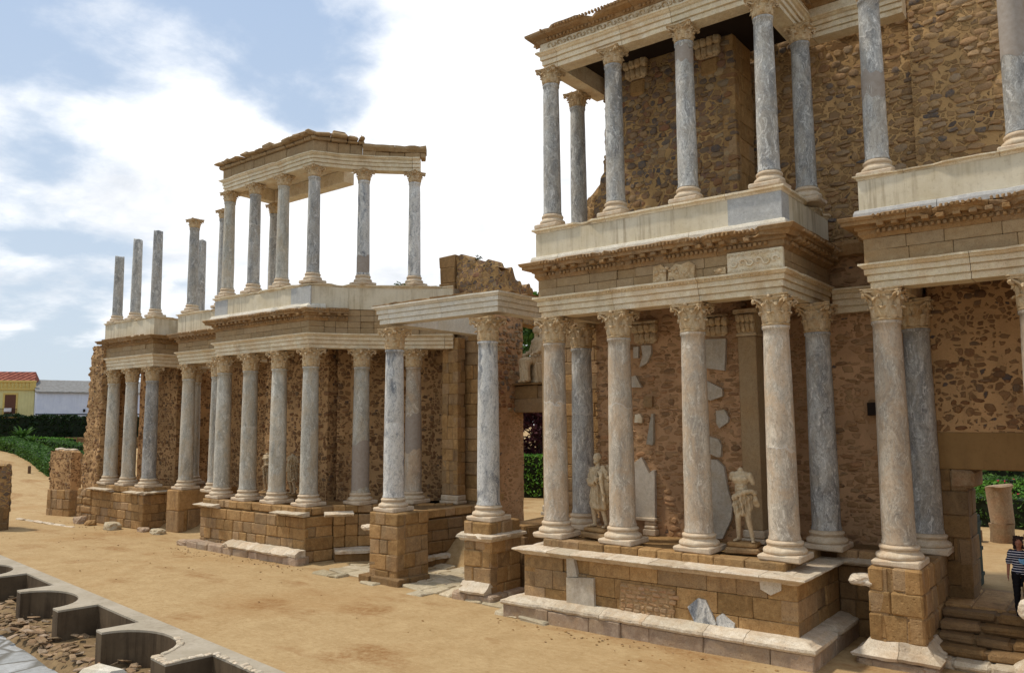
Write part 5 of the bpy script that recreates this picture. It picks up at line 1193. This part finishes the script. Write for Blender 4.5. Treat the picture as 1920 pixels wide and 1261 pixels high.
def hip_statue(loc, label, rz, arm=True, robe=False, sc=1.):
    r = root('statue', loc, label, 'statue', 'marble statues on the podiums', rz); pedestal(r, .40, .27, .25); bm = bmesh.new()
    legs(bm, (-.05, -.16, -.06), (.05, -.17, -.06), [(-.10, 0, .98), (.09, .0, .98)], [(-.10, -.07, .55), (.13, -.05, .53)], [(-.13, .05, .10), (.20, -.02, .10)])
    ell(bm, (0, 0, 1.0), (.185, .14, .17)); ell(bm, (-.015, 0, 1.2), (.155, .115, .2)); ell(bm, (-.02, -.01, 1.42), (.205, .13, .16)); ell(bm, (-.02, 0, 1.53), (.2, .10, .09))
    for s in (-1, 1): ell(bm, (-.02+s*.088, -.115, 1.43), (.092, .05, .066))
    for z in (1.28, 1.2, 1.12):
        for s in (-1, 1): ell(bm, (-.015+s*.046, -.112, z), (.040, .028, .034))
    limb(bm, [(-.02, 0, 1.56), (-.02, -.005, 1.63)], [.075, .068])
    limb(bm, [(-.20, 0, 1.52), (-.235, .02, 1.45)], [.085, .07]); limb(bm, [(.18, 0, 1.51), (.25, .02, 1.34)], [.08, .062])
    if not robe:
        # rolled cloth round the hips, hanging over the left forearm
        limb(bm, [(-.19, -.08, 1.02), (-.05, -.17, 1.05), (.09, -.17, 1.14), (.24, -.08, 1.16), (.31, -.02, 1.1)], [.05, .055, .06, .05, .045]); limb(bm, [(.30, .0, 1.12), (.32, .02, .86)], [.05, .055])
        for k in range(10): f = k/9; ell(bm, (.005+.02*f, 0, 1.04-.40*f), (.205-.05*f, .155-.03*f, .07))
        limb(bm, [(.02, -.16, 1.0), (.03, -.17, .62)], [.05, .03])
        lo, hi = .6, 1.12
    else:
        for k in range(18): f = k/17; ell(bm, (0, 0, 1.55-1.0*f), (.215+.02*f, .15+.02*f, .085))
        limb(bm, [(-.24, .02, 1.48), (-.29, 0, 1.2), (-.18, -.13, 1.0)], [.07, .06, .05]); limb(bm, [(-.15, -.12, 1.5), (.08, -.17, 1.0), (.2, -.1, .6)], [.05, .07, .05])
        lo, hi = .5, 1.6
    def fold(v):
        if v.z > hi or v.z < lo: return 0.
        a = atan2(v.y, v.x); k = min(1, (v.z-lo)*7, (hi-v.z)*9)
        return k*(.034*sin(a*13+v.z*9+2*noise.noise(v*4))+.013*sin(v.x*34-v.z*30+3*noise.noise(v*3)))
    figure(r, bm, 'body', 'statue', fold, .0115, smooth=2); r.scale = (sc, sc, sc); return r
hip_statue((-7.75, 19.40, 2.30), 'headless marble torso statue with cloth round its hips, beside the pilaster', radians(8), sc=1.07)
hip_statue((-28.35, 21.45, 2.30), 'headless draped statue between the two right columns of the farther portico', 0., robe=True, sc=1.0)
hip_statue((-30.35, 21.6, 2.30), 'headless statue mostly hidden behind a column of the farther portico', 0., robe=False, sc=1.0)
def seated():
    r = root('seated_statue', (-19.25, 26.45, 6.86), 'seated draped marble statue on the lintel of the middle door', 'statue', None, radians(-25)); bm = bmesh.new()
    box_ = lambda c, s: bmesh.ops.create_cube(bm, size=2., matrix=Matrix.Translation(c) @ Matrix.Diagonal((*s, 1)))
    box_((0, .2, .35), (.36, .3, .35)); ell(bm, (0, .15, .85), (.26, .22, .3)); ell(bm, (0, .15, 1.2), (.24, .17, .35)); ell(bm, (0, .15, 1.5), (.27, .16, .18)); limb(bm, [(0, .14, 1.6), (0, .12, 1.78)], [.085, .07])
    ell(bm, (0, .1, 1.93), (.105, .125, .145)); ell(bm, (0, .16, 1.93), (.13, .13, .17)); ell(bm, (0, -.02, 1.91), (.015, .025, .03))
    for s in (-1, 1):
        limb(bm, [(s*.14, .1, .82), (s*.19, -.38, .78), (s*.17, -.36, .1)], [.16, .13, .10]); limb(bm, [(s*.27, .15, 1.5), (s*.36, .05, 1.15), (s*.3, -.25, 1.0)], [.10, .085, .06]); ell(bm, (s*.16, -.46, .05), (.06, .13, .05))
        limb(bm, [(s*.14, .2, 1.95), (s*.24, .22, 1.5)], [.06, .08])
    for k in range(8): f = k/7; ell(bm, (0, -.34, .8-.7*f), (.26+.03*f, .13+.02*f, .1))
    figure(r, bm, 'body', 'statue', lambda v: .02*sin(atan2(v.y+.1, v.x)*15+v.z*5+2*noise.noise(v*4)) if v.z < 1.6 else 0., .02); r.scale = (1.12, 1.12, 1.12)
seated()
# --- woman in the side doorway
def mat_shirt():
    m, N = new_mat('navy_striped_jersey'); c = coords(N, False); sp = N.n('ShaderNodeSeparateXYZ', {0: c})
    w = N.math('SINE', N.math('ADD', N.math('MULTIPLY', sp.outputs[2], 2*pi/.052), N.math('MULTIPLY', N.noise(c, 6), 1.2)))
    col = N.mix(N.ramp(w, (.60, 0.), (.66, 1.)), lin('1c2238'), lin('d5d3d8')); finish(N, col, .85, N.noise(c, 30), .003, .5, .1); return m
M['jersey'] = mat_shirt(); M['skin'] = plain('skin', lin('a8745a'), lin('986650'), 10., .55, .001); M['hair'] = plain('dark_brown_hair', lin('2a1a15'), lin('3d2820'), 40., .6, .01)
M['trousers'] = plain('black_trousers', lin('17161a'), None, 20.); M['print'] = plain('blue_print', lin('4a86b8'), lin('8fc0dd'), 30.)
def woman():
    r = root('person', (-2.13, 21.05, 1.0), 'woman in a striped navy top and black trousers standing in the side doorway', 'person', None, radians(6))
    bm = bmesh.new(); hs = 1.66
    limb(bm, [(0, 0, 1.36), (0, -.01, 1.45)], [.055, .05]); ell(bm, (0, -.01, 1.55), (.072, .088, .108)); ell(bm, (0, -.035, 1.49), (.055, .06, .05))
    for s in (-1, 1):
        ell(bm, (s*.028, -.088, 1.56), (.014, .01, .009)); ell(bm, (s*.075, .0, 1.545), (.012, .022, .028))
    ell(bm, (0, -.105, 1.535), (.012, .018, .022)); ell(bm, (0, -.085, 1.497), (.024, .012, .009))
    ell(bm, (0, 0, 1.26), (.16, .10, .15)); ell(bm, (0, 0, 1.08), (.135, .095, .16)); ell(bm, (0, .01, .90), (.165, .115, .13))
    for s in (-1, 1):
        limb(bm, [(s*.165, 0, 1.34), (s*.215, .02, 1.09), (s*.235, -.04, .86)], [.05, .04, .028])
        ell(bm, (s*.238, -.05, .80), (.018, .034, .042))
        for k in range(4): limb(bm, [(s*.238, -.075+.018*k, .775), (s*.236, -.085+.019*k, .735), (s*.228, -.083+.019*k, .700+.008*abs(k-1))], [.009, .0085, .007])
        limb(bm, [(s*.232, -.075, .815), (s*.222, -.105, .785), (s*.215, -.112, .755)], [.010, .009, .007])
        limb(bm, [(s*.085, 0, .86), (s*.09, -.01, .47), (s*.095, .02, .09)], [.085, .055, .038]); limb(bm, [(s*.095, .03, .04), (s*.10, -.13, .03)], [.036, .026])
    figure(r, bm, 'body', 'skin', None, .010, smooth=2)
    bm = bmesh.new(); ell(bm, (0, .015, 1.575), (.088, .096, .105)); ell(bm, (0, .05, 1.48), (.095, .06, .10))
    for k in range(46): a = random.uniform(0, 6.28); z = random.uniform(1.40, 1.66); 
    for k in range(40):
        a = random.uniform(.25, pi-.25) if k % 3 else random.uniform(-.5, pi+.5); ell(bm, (.088*cos(a), .02+.085*sin(a), random.uniform(1.42, 1.67)), (.028, .028, .03))
    figure(r, bm, 'hair', 'hair', lambda v: .01*noise.noise(v*40), .010, smooth=1)
    bm = bmesh.new(); ell(bm, (0, 0, 1.26), (.178, .118, .15)); ell(bm, (0, 0, 1.08), (.155, .115, .16)); ell(bm, (0, .005, .93), (.182, .128, .10)); ell(bm, (0, 0, 1.33), (.15, .09, .07))
    for s in (-1, 1): limb(bm, [(s*.155, 0, 1.335), (s*.215, .02, 1.12)], [.068, .062])
    figure(r, bm, 'shirt', 'jersey', lambda v: .006*sin(v.z*40+noise.noise(v*9)*4), .012, smooth=2)
    bm = bmesh.new()
    for s in (-1, 1): limb(bm, [(s*.082, .005, .88), (s*.09, -.01, .47), (s*.095, .02, .07)], [.103, .072, .056])
    ell(bm, (0, .01, .88), (.172, .122, .10)); figure(r, bm, 'trousers', 'trousers', lambda v: .004*sin(v.z*50+noise.noise(v*8)*5), .012, smooth=2)
    bm = bmesh.new()
    for (dx, dz, q) in ((0, 0, .05), (.04, .03, .035), (-.03, .035, .03), (.03, -.04, .03)): ell(bm, (.03+dx, -.112, 1.16+dz), (q, .014, q))
    figure(r, bm, 'shirt_print', 'print', None, .010, smooth=1)
    for s in (-1, 1):
        bm = bmesh.new(); limb(bm, [(s*.095, .035, .035), (s*.10, -.145, .025)], [.042, .034]); figure(r, bm, 'shoe', 'trousers', None, .010, smooth=2)
woman()

# ------------------------------------------------------------------ pulpitum
def pulpitum():
    r = root('pulpitum_wall', (*pw(10, 1), -1.1), 'low stage front wall with alternating square and round niches', 'stage front'); Lc = Local(r)
    # plan outline in (u, v): straight back, niched front
    V0, VB, VF = -.32, .12, 1.2
    piers = [(-11.5, -11.1), (-7.9, -7.5), (-4.35, -3.95), (-.75, -.35), (2.75, 3.15), (6.25, 6.67), (9.91, 10.37), (13.47, 13.87), (17.0, 17.8), (20.9, 21.4), (24.6, 25.0), (28.2, 28.6), (31.8, 32.2)]
    poly = [(piers[-1][1], V0), (piers[0][0], V0)]
    for i, (a, b) in enumerate(piers):
        poly += [(a, VF), (b, VF)]
        if i < len(piers)-1:
            n = piers[i+1][0]
            if i % 2 == 1:                                       # round niche
                m = (b+n)/2; R = (n-b)/2
                poly += [(m-R*cos(t*pi/16), VF-(VF-VB)*sin(t*pi/16)) for t in range(1, 16)]
            else: poly += [(b, VB), (n, VB)]
    P = [pw(u, v) for u, v in poly]
    mb = MB(); prism(mb, P, -1.2, -.045); Lc.part(mb, 'wall', 'dark_mortar'); mb = MB(); prism(mb, P, -.043, .012)
    # coping of the two front niches near the right, edged with old brick
    mb.cur = 1; random.seed(3)
    def edge(pts):
        for a, b in zip(pts, pts[1:]):
            L = (Vector(pw(*b))-Vector(pw(*a))).length; n = max(1, int(L/.16)); p, q = Vector(pw(*a)), Vector(pw(*b)); d = (q-p).normalized(); nn = Vector((-d.y, d.x))
            for k in range(n):
                u = L*k/n
                if random.random() < .1: continue
                chamfer_box(mb, (u+.005, -.012, -.012), (u+L/n-.005, random.uniform(.07, .2), random.uniform(.02, .045)), .012, random.random(), lambda x, o, z, p=p, d=d, nn=nn: (p.x+d.x*x+nn.x*o, p.y+d.y*x+nn.y*o, z), .01)
    m, R = (13.87+17.0)/2, (17.0-13.87)/2
    edge([(m-R*cos(t*pi/16), VF-(VF-VB)*sin(t*pi/16)) for t in range(9, 17)]); edge([(17.0, VF), (17.8, VF), (17.8, VB), (20.9, VB)])
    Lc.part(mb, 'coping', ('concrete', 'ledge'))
pulpitum()
def brick_rubble():
    mb = MB(); random.seed(21)
    for k in range(420):
        u = random.uniform(0, 20); v = random.uniform(.35, 1.2) if random.random() < .35 else 1.22+abs(random.gauss(0, .30))
        if v > 1.95: continue
        x, y = pw(u, v); q = random.uniform(.05, .17); s = random.uniform(0, 3.14); tl = random.uniform(-.35, .35)
        z = -.93+random.uniform(0, .2)*(1 if v < 1.6 else .3)+.1*noise.noise(Vector((u, v, 0)))
        fr = lambda X, Y, Z, x=x, y=y, s=s, tl=tl: (x+X*cos(s)-Y*sin(s), y+X*sin(s)+Y*cos(s), Z+X*tl)
        chamfer_box(mb, (-q, -q*.7, z), (q, q*.7, z+random.uniform(.03, .05)), .012, random.random(), fr, .015)
    o = mb.build('brick_rubble', 'brick'); o['kind'] = 'stuff'
brick_rubble()
x, y = pw(15.9, 1.75)
r_ = root('marble_block', (x, y, -1), 'bluish white broken marble block lying below the round niche', 'marble block'); mb = MB(); chamfer_box(mb, (-.55, -.25, -1.1), (.55, .25, -.35), .06, .5, lambda X, Y, Z: (x+X*.8+Z*.3, y+Y+X*.35, Z), .06); Local(r_).part(mb, 'block', 'band')

# ------------------------------------------------------------------ gardens and far background
def hedge(pts, w, h, label, mat='leaf', dens=170, ls=.09, wave=0., group='clipped garden hedges', name='hedge', core='soil'):
    c = pts[len(pts)//2]; r = root(name, (c[0], c[1], hgt(*c)), label, 'hedge', group); Lc = Local(r); mb = MB(); mc = MB()
    for a, b in zip(pts, pts[1:]):
        L, fr = seg_frame(a, b); z0 = hgt(*a); z1 = hgt(*b); n = int(L*dens*(w+h)*.5)
        ps = []
        for k in range(n):
            u = random.uniform(0, L); g = z0+(z1-z0)*u/L; q = random.random(); hh = h*(1+wave*noise.noise(Vector((u*.7, a[0], 0))))
            if q < .45: o = random.uniform(-w/2, w/2); z = hh+random.gauss(0, .04)
            elif q < .75: o = w/2+random.gauss(0, .03); z = random.uniform(.03, hh)
            elif q < .9: o = -w/2+random.gauss(0, .03); z = random.uniform(.03, hh)
            else: u = random.choice((0, L)); o = random.uniform(-w/2, w/2); z = random.uniform(.03, hh)
            ps.append(fr(u, o, g+z))
        leaves(mb, ps, ls)
        vs = [fr(0, -w*.46, z0), fr(0, w*.46, z0), fr(L, w*.46, z1), fr(L, -w*.46, z1)]; hc = h*(1-wave*.5)-.03
        vs += [(x_, y_, z_+hc) for x_, y_, z_ in vs]; mc.add(vs, [(0, 1, 2, 3), (7, 6, 5, 4), (0, 4, 5, 1), (1, 5, 6, 2), (2, 6, 7, 3), (3, 7, 4, 0)])
    Lc.part(mb, 'leaves', mat); Lc.part(mc, 'core', core); return r
# behind the side doorway
hedge([(-9, 37.6), (2, 36.6)], 1.2, 1.15, 'dark low hedge behind the broken column in the side doorway', dens=200)
hedge([(-11, 42), (2, 41)], 1.4, 1.5, 'middle hedge in the side doorway garden', dens=150, ls=.11)
hedge([(-13, 47), (3, 46)], 1.6, 2.0, 'tall rear hedge closing the view through the side doorway', dens=130, ls=.13)
hedge([(-13, 54), (3, 53)], 1.6, 3.2, 'highest hedge in the distance behind the side doorway', mat='leaf', dens=110, ls=.16)
random.seed(8)
r_ = root('rose_bushes', (-5, 39.3, 1), 'loose bushes with red flowers between the doorway hedges', 'flower bushes'); mb = MB(); leaves(mb, [(random.uniform(-9, 1), random.uniform(38.6, 40.4), hgt(-5, 39)+.1+1.5*random.random()**.8) for _ in range(2600)], .10); Lc = Local(r_); Lc.part(mb, 'leaves', 'leaf_bright')
mb = MB(); 
for k in range(70): leaves(mb, [(random.uniform(-9, 1)+random.gauss(0, .05), random.uniform(38.4, 39.4), hgt(-5, 39)+random.uniform(.6, 1.75)) for _ in range(3)], .09)
Lc.part(mb, 'flowers', 'flower')
def stump():
    x, y = -3.80, 33.0; z = hgt(x, y)-.25; r = root('column_stump', (x, y, z), 'broken brown column stump in the garden seen through the side doorway', 'column stump'); Lc = Local(r)
    mb = MB(); lathe(mb, [(.40, 0), (.38, .7), (.39, .95)], (x, y, z-.05), 20, .05, 2.5, .3); Lc.part(mb, 'lower_drum', 'brick', 60)
    mb = MB(); lathe(mb, [(.38, .97), (.37, 1.6), (.38, 2.1), (.43, 2.24), (.36, 2.30)], (x, y, z-.05), 20, .10, 2.2, .5); Lc.part(mb, 'upper_drum', 'brick', 28)
stump()
for (a, b, lab) in (((-9, 32.6), (-4.4, 32.4), 'low stone kerb left of the column stump'), ((-3.1, 32.2), (1, 31.9), 'low stone kerb right of the column stump')):
    r_ = root('stone_kerb', (a[0], a[1], hgt(*a)), lab, 'kerb', 'kerb stones in the doorway garden'); mb = MB(); g = hgt(*a); ashlar(mb, a, b, g-.1, g+.42, .6, 1.4, .5, .02, .03); Local(r_).part(mb, 'stones', 'brick')
r_ = root('door_leaf', (-3.35, 24.2, .95), 'dark green wooden leaf standing open behind the left jamb', 'door'); Lc = Local(r_); mb = MB(); box(mb, -3.4, -3.32, 23.7, 24.6, .97, 2.75, .4, .01); Lc.part(mb, 'board', 'green_paint'); mb = MB()
for z in (1.2, 1.85, 2.5): box(mb, -3.315, -3.28, 23.75, 24.55, z, z+.1)
Lc.part(mb, 'battens', 'green_paint')
# through the middle door
hedge([(-29.5, 37), (-22.5, 38)], 1.6, 2.3, 'bright green hedge seen through the middle door', mat='leaf_bright', dens=260, ls=.10)
def tree(x, y, h, rr, label, mat, n=2600, ls=.2, zc=.62, flat=1., trunk=.16, name='tree', group='garden trees'):
    z = hgt(x, y); r = root(name, (x, y, z), label, 'tree', group); Lc = Local(r); mb = MB(); tips = []
    tube(mb, [(x, y, z-.1), (x+.1, y, z+h*.25), (x-.05, y+.1, z+h*.5), (x, y, z+h*.8)], [trunk, trunk*.8, trunk*.55, trunk*.2], 8)
    for k in range(9):
        a = random.uniform(0, 6.28); e = Vector((x+rr*.75*cos(a), y+rr*.75*sin(a), z+h*random.uniform(.5, .9))); s = Vector((x, y, z+h*random.uniform(.3, .5))); tube(mb, [s, s.lerp(e, .5)+Vector((0, 0, .15)), e], [trunk*.4, trunk*.25, trunk*.08], 5); tips.append(e)
    Lc.part(mb, 'trunk', 'bark'); mb = MB(); cl = []
    for k in range(34):
        d = Vector((random.gauss(0, 1), random.gauss(0, 1), random.gauss(0, 1))).normalized()*random.uniform(.35, 1); cl.append((Vector((x+d.x*rr, y+d.y*rr, z+h*zc+d.z*(h*(1-zc))*flat)), random.uniform(.22, .42)*rr))
    ps = []
    for k in range(n):
        c, q = random.choice(cl); d = Vector((random.gauss(0, 1), random.gauss(0, 1), random.gauss(0, .8))).normalized(); ps.append(c+d*q*random.uniform(.6, 1))
    leaves(mb, ps, ls); Lc.part(mb, 'crown', mat)
tree(-28.4, 39.5, 6.6, 2.4, 'dark purple leaved tree seen through the middle door', 'leaf_purple', 9000, .17, .45)
tree(-31.3, 44, 14.5, 3.4, 'tall green tree glimpsed behind the seated statue', 'leaf', 6500, .24, .62)
tree(-34, 47, 13.2, 3.0, 'tree top hidden behind the farther portico', 'leaf', 1500, .26, .68)
# far left garden and houses
def dirp2(px, D): v = r2*((px-960)/1492.5)+fw; v.z = 0; return v/(v.normalized().dot(Vector((fw.x, fw.y, 0)).normalized())*v.length)*D
def gp(px, D): d = dirp2(px, D); return (d.x, d.y)
hedge([gp(-160, 93), gp(320, 99)], 1.6, 3.4, 'tall dark cypress hedge in front of the far houses', mat='leaf_dark', dens=60, ls=.30, wave=.08)
r_ = root('hedge_top', (*gp(60, 93.6), 6), 'sunlit fringe along the top of the tall dark hedge', 'hedge'); 
bpy.data.objects.remove(r_)
def far_hedge(p, q, w, h, lab, mat='leaf', d=70, ls=.2): hedge([p, q] if not isinstance(p, list) else p, w, h, lab, mat=mat, dens=d, ls=ls)
far_hedge([(-99, 36.2), (-92.7, 34.6), (-88.2, 34.4), (-80.6, 32.9), (-74.1, 31.2), (-71.0, 30.5)], 1, 2.2, 1.0, 'clipped hedge curving along the sandy path at the far left', d=120, ls=.15)
far_hedge([(-92, 38.0), (-84, 38.2)], 1, 1.8, 1.1, 'straight low hedge behind the curving one', d=110, ls=.16)
far_hedge([(-76.5, 33.6), (-71, 33.2)], 1, 1.8, 1.45, 'short hedge block beside the low ruined pier', d=130, ls=.14)
far_hedge([(-103, 38.2), (-95, 41.5)], 1, 1.4, .9, 'low pale green hedge below the dark cypress hedge', mat='leaf_bright', d=80, ls=.18)
r_ = root('garden_wall', (-96.5, 44, 2.9), 'low dry stone wall below the tall dark hedge', 'wall'); mb = MB(); ashlar(mb, (-100, 42.5), (-90, 47.5), 2.4, 3.75, .4, 1., .6, .03, .06); Local(r_).part(mb, 'stones', 'ashlar_dark')
def spiky(px, D, h, lab, nf=46):
    x, y = gp(px, D); z = hgt(x, y); r = root('palm_shrub', (x, y, z), lab, 'palm', 'spiky garden palms'); Lc = Local(r); mb = MB(); lathe(mb, [(.2, 0), (.18, h*.25)], (x, y, z), 8); Lc.part(mb, 'trunk', 'bark'); mb = MB()
    for k in range(nf):
        a = random.uniform(0, 6.28); e = random.uniform(.15, 1.35); L = h*random.uniform(.6, .95); d = Vector((cos(a)*cos(e), sin(a)*cos(e), sin(e))); s = Vector((-sin(a), cos(a), 0))
        p0 = Vector((x, y, z+h*.22)); pts = [p0+d*L*f-Vector((0, 0, 1))*L*.35*f*f for f in (0, .35, .7, 1)]; w = [.05, .13, .09, .01]
        for i in range(3): mb.add([pts[i]-s*w[i], pts[i]+s*w[i], pts[i+1]+s*w[i+1], pts[i+1]-s*w[i+1]], [(0, 1, 2, 3)], random.random())
    Lc.part(mb, 'fronds', 'leaf')
spiky(52, 90, 3.2, 'large spiky palm shrub in front of the tall dark hedge', 70); spiky(72, 88, 1.9, 'smaller spiky shrub right of the large palm shrub')
for px, D, lab in ((33, 66.9, 'left wooden post on the sandy path'), (69, 68.1, 'right wooden post on the sandy path by the hedge')):
    x, y = gp(px, D); z = hgt(x, y); r_ = root('path_post', (x, y, z), lab, 'post', 'short wooden posts on the path'); mb = MB(); lathe(mb, [(.12, -.2), (.12, .55), (.08, .62)], (x, y, z), 10, .01, 4); Local(r_).part(mb, 'post', 'wood')
def houses():
    D = 104; a = gp(-110, D-3); b = gp(71, D); L, fr = seg_frame(a, b); g = 2.2
    r = root('yellow_house', (*b, g), 'pale yellow house with a red tiled roof and a roof balustrade', 'house'); Lc = Local(r)
    mb = MB(); chamfer_box(mb, (0, -4.4, g), (L, 0, 9.9), .03, .5, fr); Lc.part(mb, 'wall', 'yellow')
    mb = MB(); chamfer_box(mb, (-.2, -4.5, 9.75), (L+.12, .22, 10.0), .03, .5, fr); chamfer_box(mb, (-.2, -.3, 10.75), (L+.08, .15, 11.0), .03, .5, fr); chamfer_box(mb, (L-.5, -.28, 10.0), (L+.05, .12, 10.75), .02, .5, fr); chamfer_box(mb, (0, -.28, 10.0), (L-2.4-3.6, .1, 10.75), .02, .5, fr); Lc.part(mb, 'cornice', 'yellow_trim')
    mb = MB(); u = L-5.8
    while u < L-.55:
        px_, py_, _ = fr(u, -.1, 0); lathe(mb, [(.07, 0), (.10, .15), (.13, .3), (.07, .5), (.09, .62), (.1, .76)], (px_, py_, 10.0), 8, t=.5, cap=False); u += .42
    Lc.part(mb, 'balustrade', 'yellow_trim', 60)
    mb = MB(); vs = [fr(-.3, -1.0, 10.9), fr(L-.3, -1.0, 10.9), fr(L-.7, -2.7, 12.3), fr(-.3, -2.7, 12.3), fr(-.3, -4.4, 10.9), fr(L-.5, -4.4, 10.9)]; mb.add(vs, [(0, 1, 2, 3), (3, 2, 5, 4), (1, 5, 2)]); mb.v = mb.v
    o = Lc.part(mb, 'roof', 'tile')
    mb = MB(); chamfer_box(mb, (0, -4.2, 9.9), (L-.6, -1.2, 10.95), .02, .5, fr); Lc.part(mb, 'attic_wall', 'yellow')
    us = L-2.75; 
    mb = MB(); chamfer_box(mb, (us-.62, -.2, 6.55), (us+.62, .03, 9.15), .01, .5, fr); w = Lc.part(mb, 'window', 'shutter')
    mb = MB(); chamfer_box(mb, (us-.85, -.1, 6.5), (us-.63, .06, 9.3), .02, .5, fr); chamfer_box(mb, (us+.63, -.1, 6.5), (us+.85, .06, 9.3), .02, .5, fr); chamfer_box(mb, (us-.85, -.1, 9.155), (us+.85, .07, 9.4), .02, .5, fr); Lc.part(mb, 'window_frame', 'yellow_trim')
    mb = MB(); chamfer_box(mb, (us-1.0, 0, 6.3), (us+1.0, .75, 6.45), .02, .5, fr); Lc.part(mb, 'balcony_slab', 'yellow_trim')
    mb = MB(); chamfer_box(mb, (us-1.0, .68, 7.3), (us+1.0, .74, 7.36), .005, .5, fr)
    for k in range(15): p = fr(us-.98+k*.14, .71, 0); lathe(mb, [(.018, 6.45), (.018, 7.3)], (p[0], p[1], 0), 5)
    Lc.part(mb, 'balcony_railing', 'iron')
    mb = MB(); chamfer_box(mb, (us-.45, .745, 6.95), (us+.4, .80, 7.42), .02, .5, fr, .02); Lc.part(mb, 'hung_cloth', 'cloth_white')
    a = gp(74, D-1); b = gp(300, D+8); L, fr = seg_frame(a, b); r = root('white_warehouse', (*a, g), 'long bluish white building with a grey corrugated roof', 'building'); Lc = Local(r)
    mb = MB(); chamfer_box(mb, (0, -8, g), (L, 0, 9.5), .02, .5, fr); Lc.part(mb, 'wall', 'white')
    mb = MB(); mb.add([fr(-.1, .3, 9.55), fr(L, .3, 9.55), fr(L, -5, 11.3), fr(-.1, -5, 11.3)], [(0, 1, 2, 3)]); mb.add([fr(-.1, .3, 9.4), fr(L, .3, 9.4), fr(L, -5, 11.15), fr(-.1, -5, 11.15)], [(3, 2, 1, 0)]); mb.add([fr(-.1, .3, 9.4), fr(L, .3, 9.4), fr(L, .3, 9.55), fr(-.1, .3, 9.55)], [(0, 1, 2, 3)]); Lc.part(mb, 'roof', 'corrug')
    mb = MB(); chamfer_box(mb, (0, 0.0, 6.55), (L, .08, 6.68), .02, .5, fr); Lc.part(mb, 'wall_cable', 'iron')
    p = fr(5.6, .03, 7.1); mb = MB(); rock(mb, p, (.22, .12, .22), 1); Lc.part(mb, 'vent_hole', 'iron')
houses()
def gravel():
    mb = MB(); random.seed(31)
    for k in range(330):
        q = random.random()
        if q < .35: x = random.uniform(-33, -24); y = 19.0-abs(random.gauss(0, .5))+.0*x
        elif q < .6: x = random.uniform(-14, -5.5); y = 17.4-abs(random.gauss(0, .45))
        elif q < .75: x = random.uniform(-48, -38); y = 20.4-abs(random.gauss(0, .6))
        else: x = random.uniform(-45, -8); y = random.uniform(13.5, 19)-.02*x*0
        if y < 13.02-.1166*(x+34.81)+.25: continue
        s = random.uniform(.010, .035)*(1.6 if random.random() < .06 else 1); rock(mb, (x, y, hgt(x, y)+s*.3), (s, s*.8, s*.6), k, random.random(), 1)
    o = mb.build('gravel', 'ashlar'); o['kind'] = 'stuff'
gravel()
for o in bpy.data.objects:
    if o.type == 'MESH' and o.parent is None and 'kind' not in o: o['kind'] = 'thing'
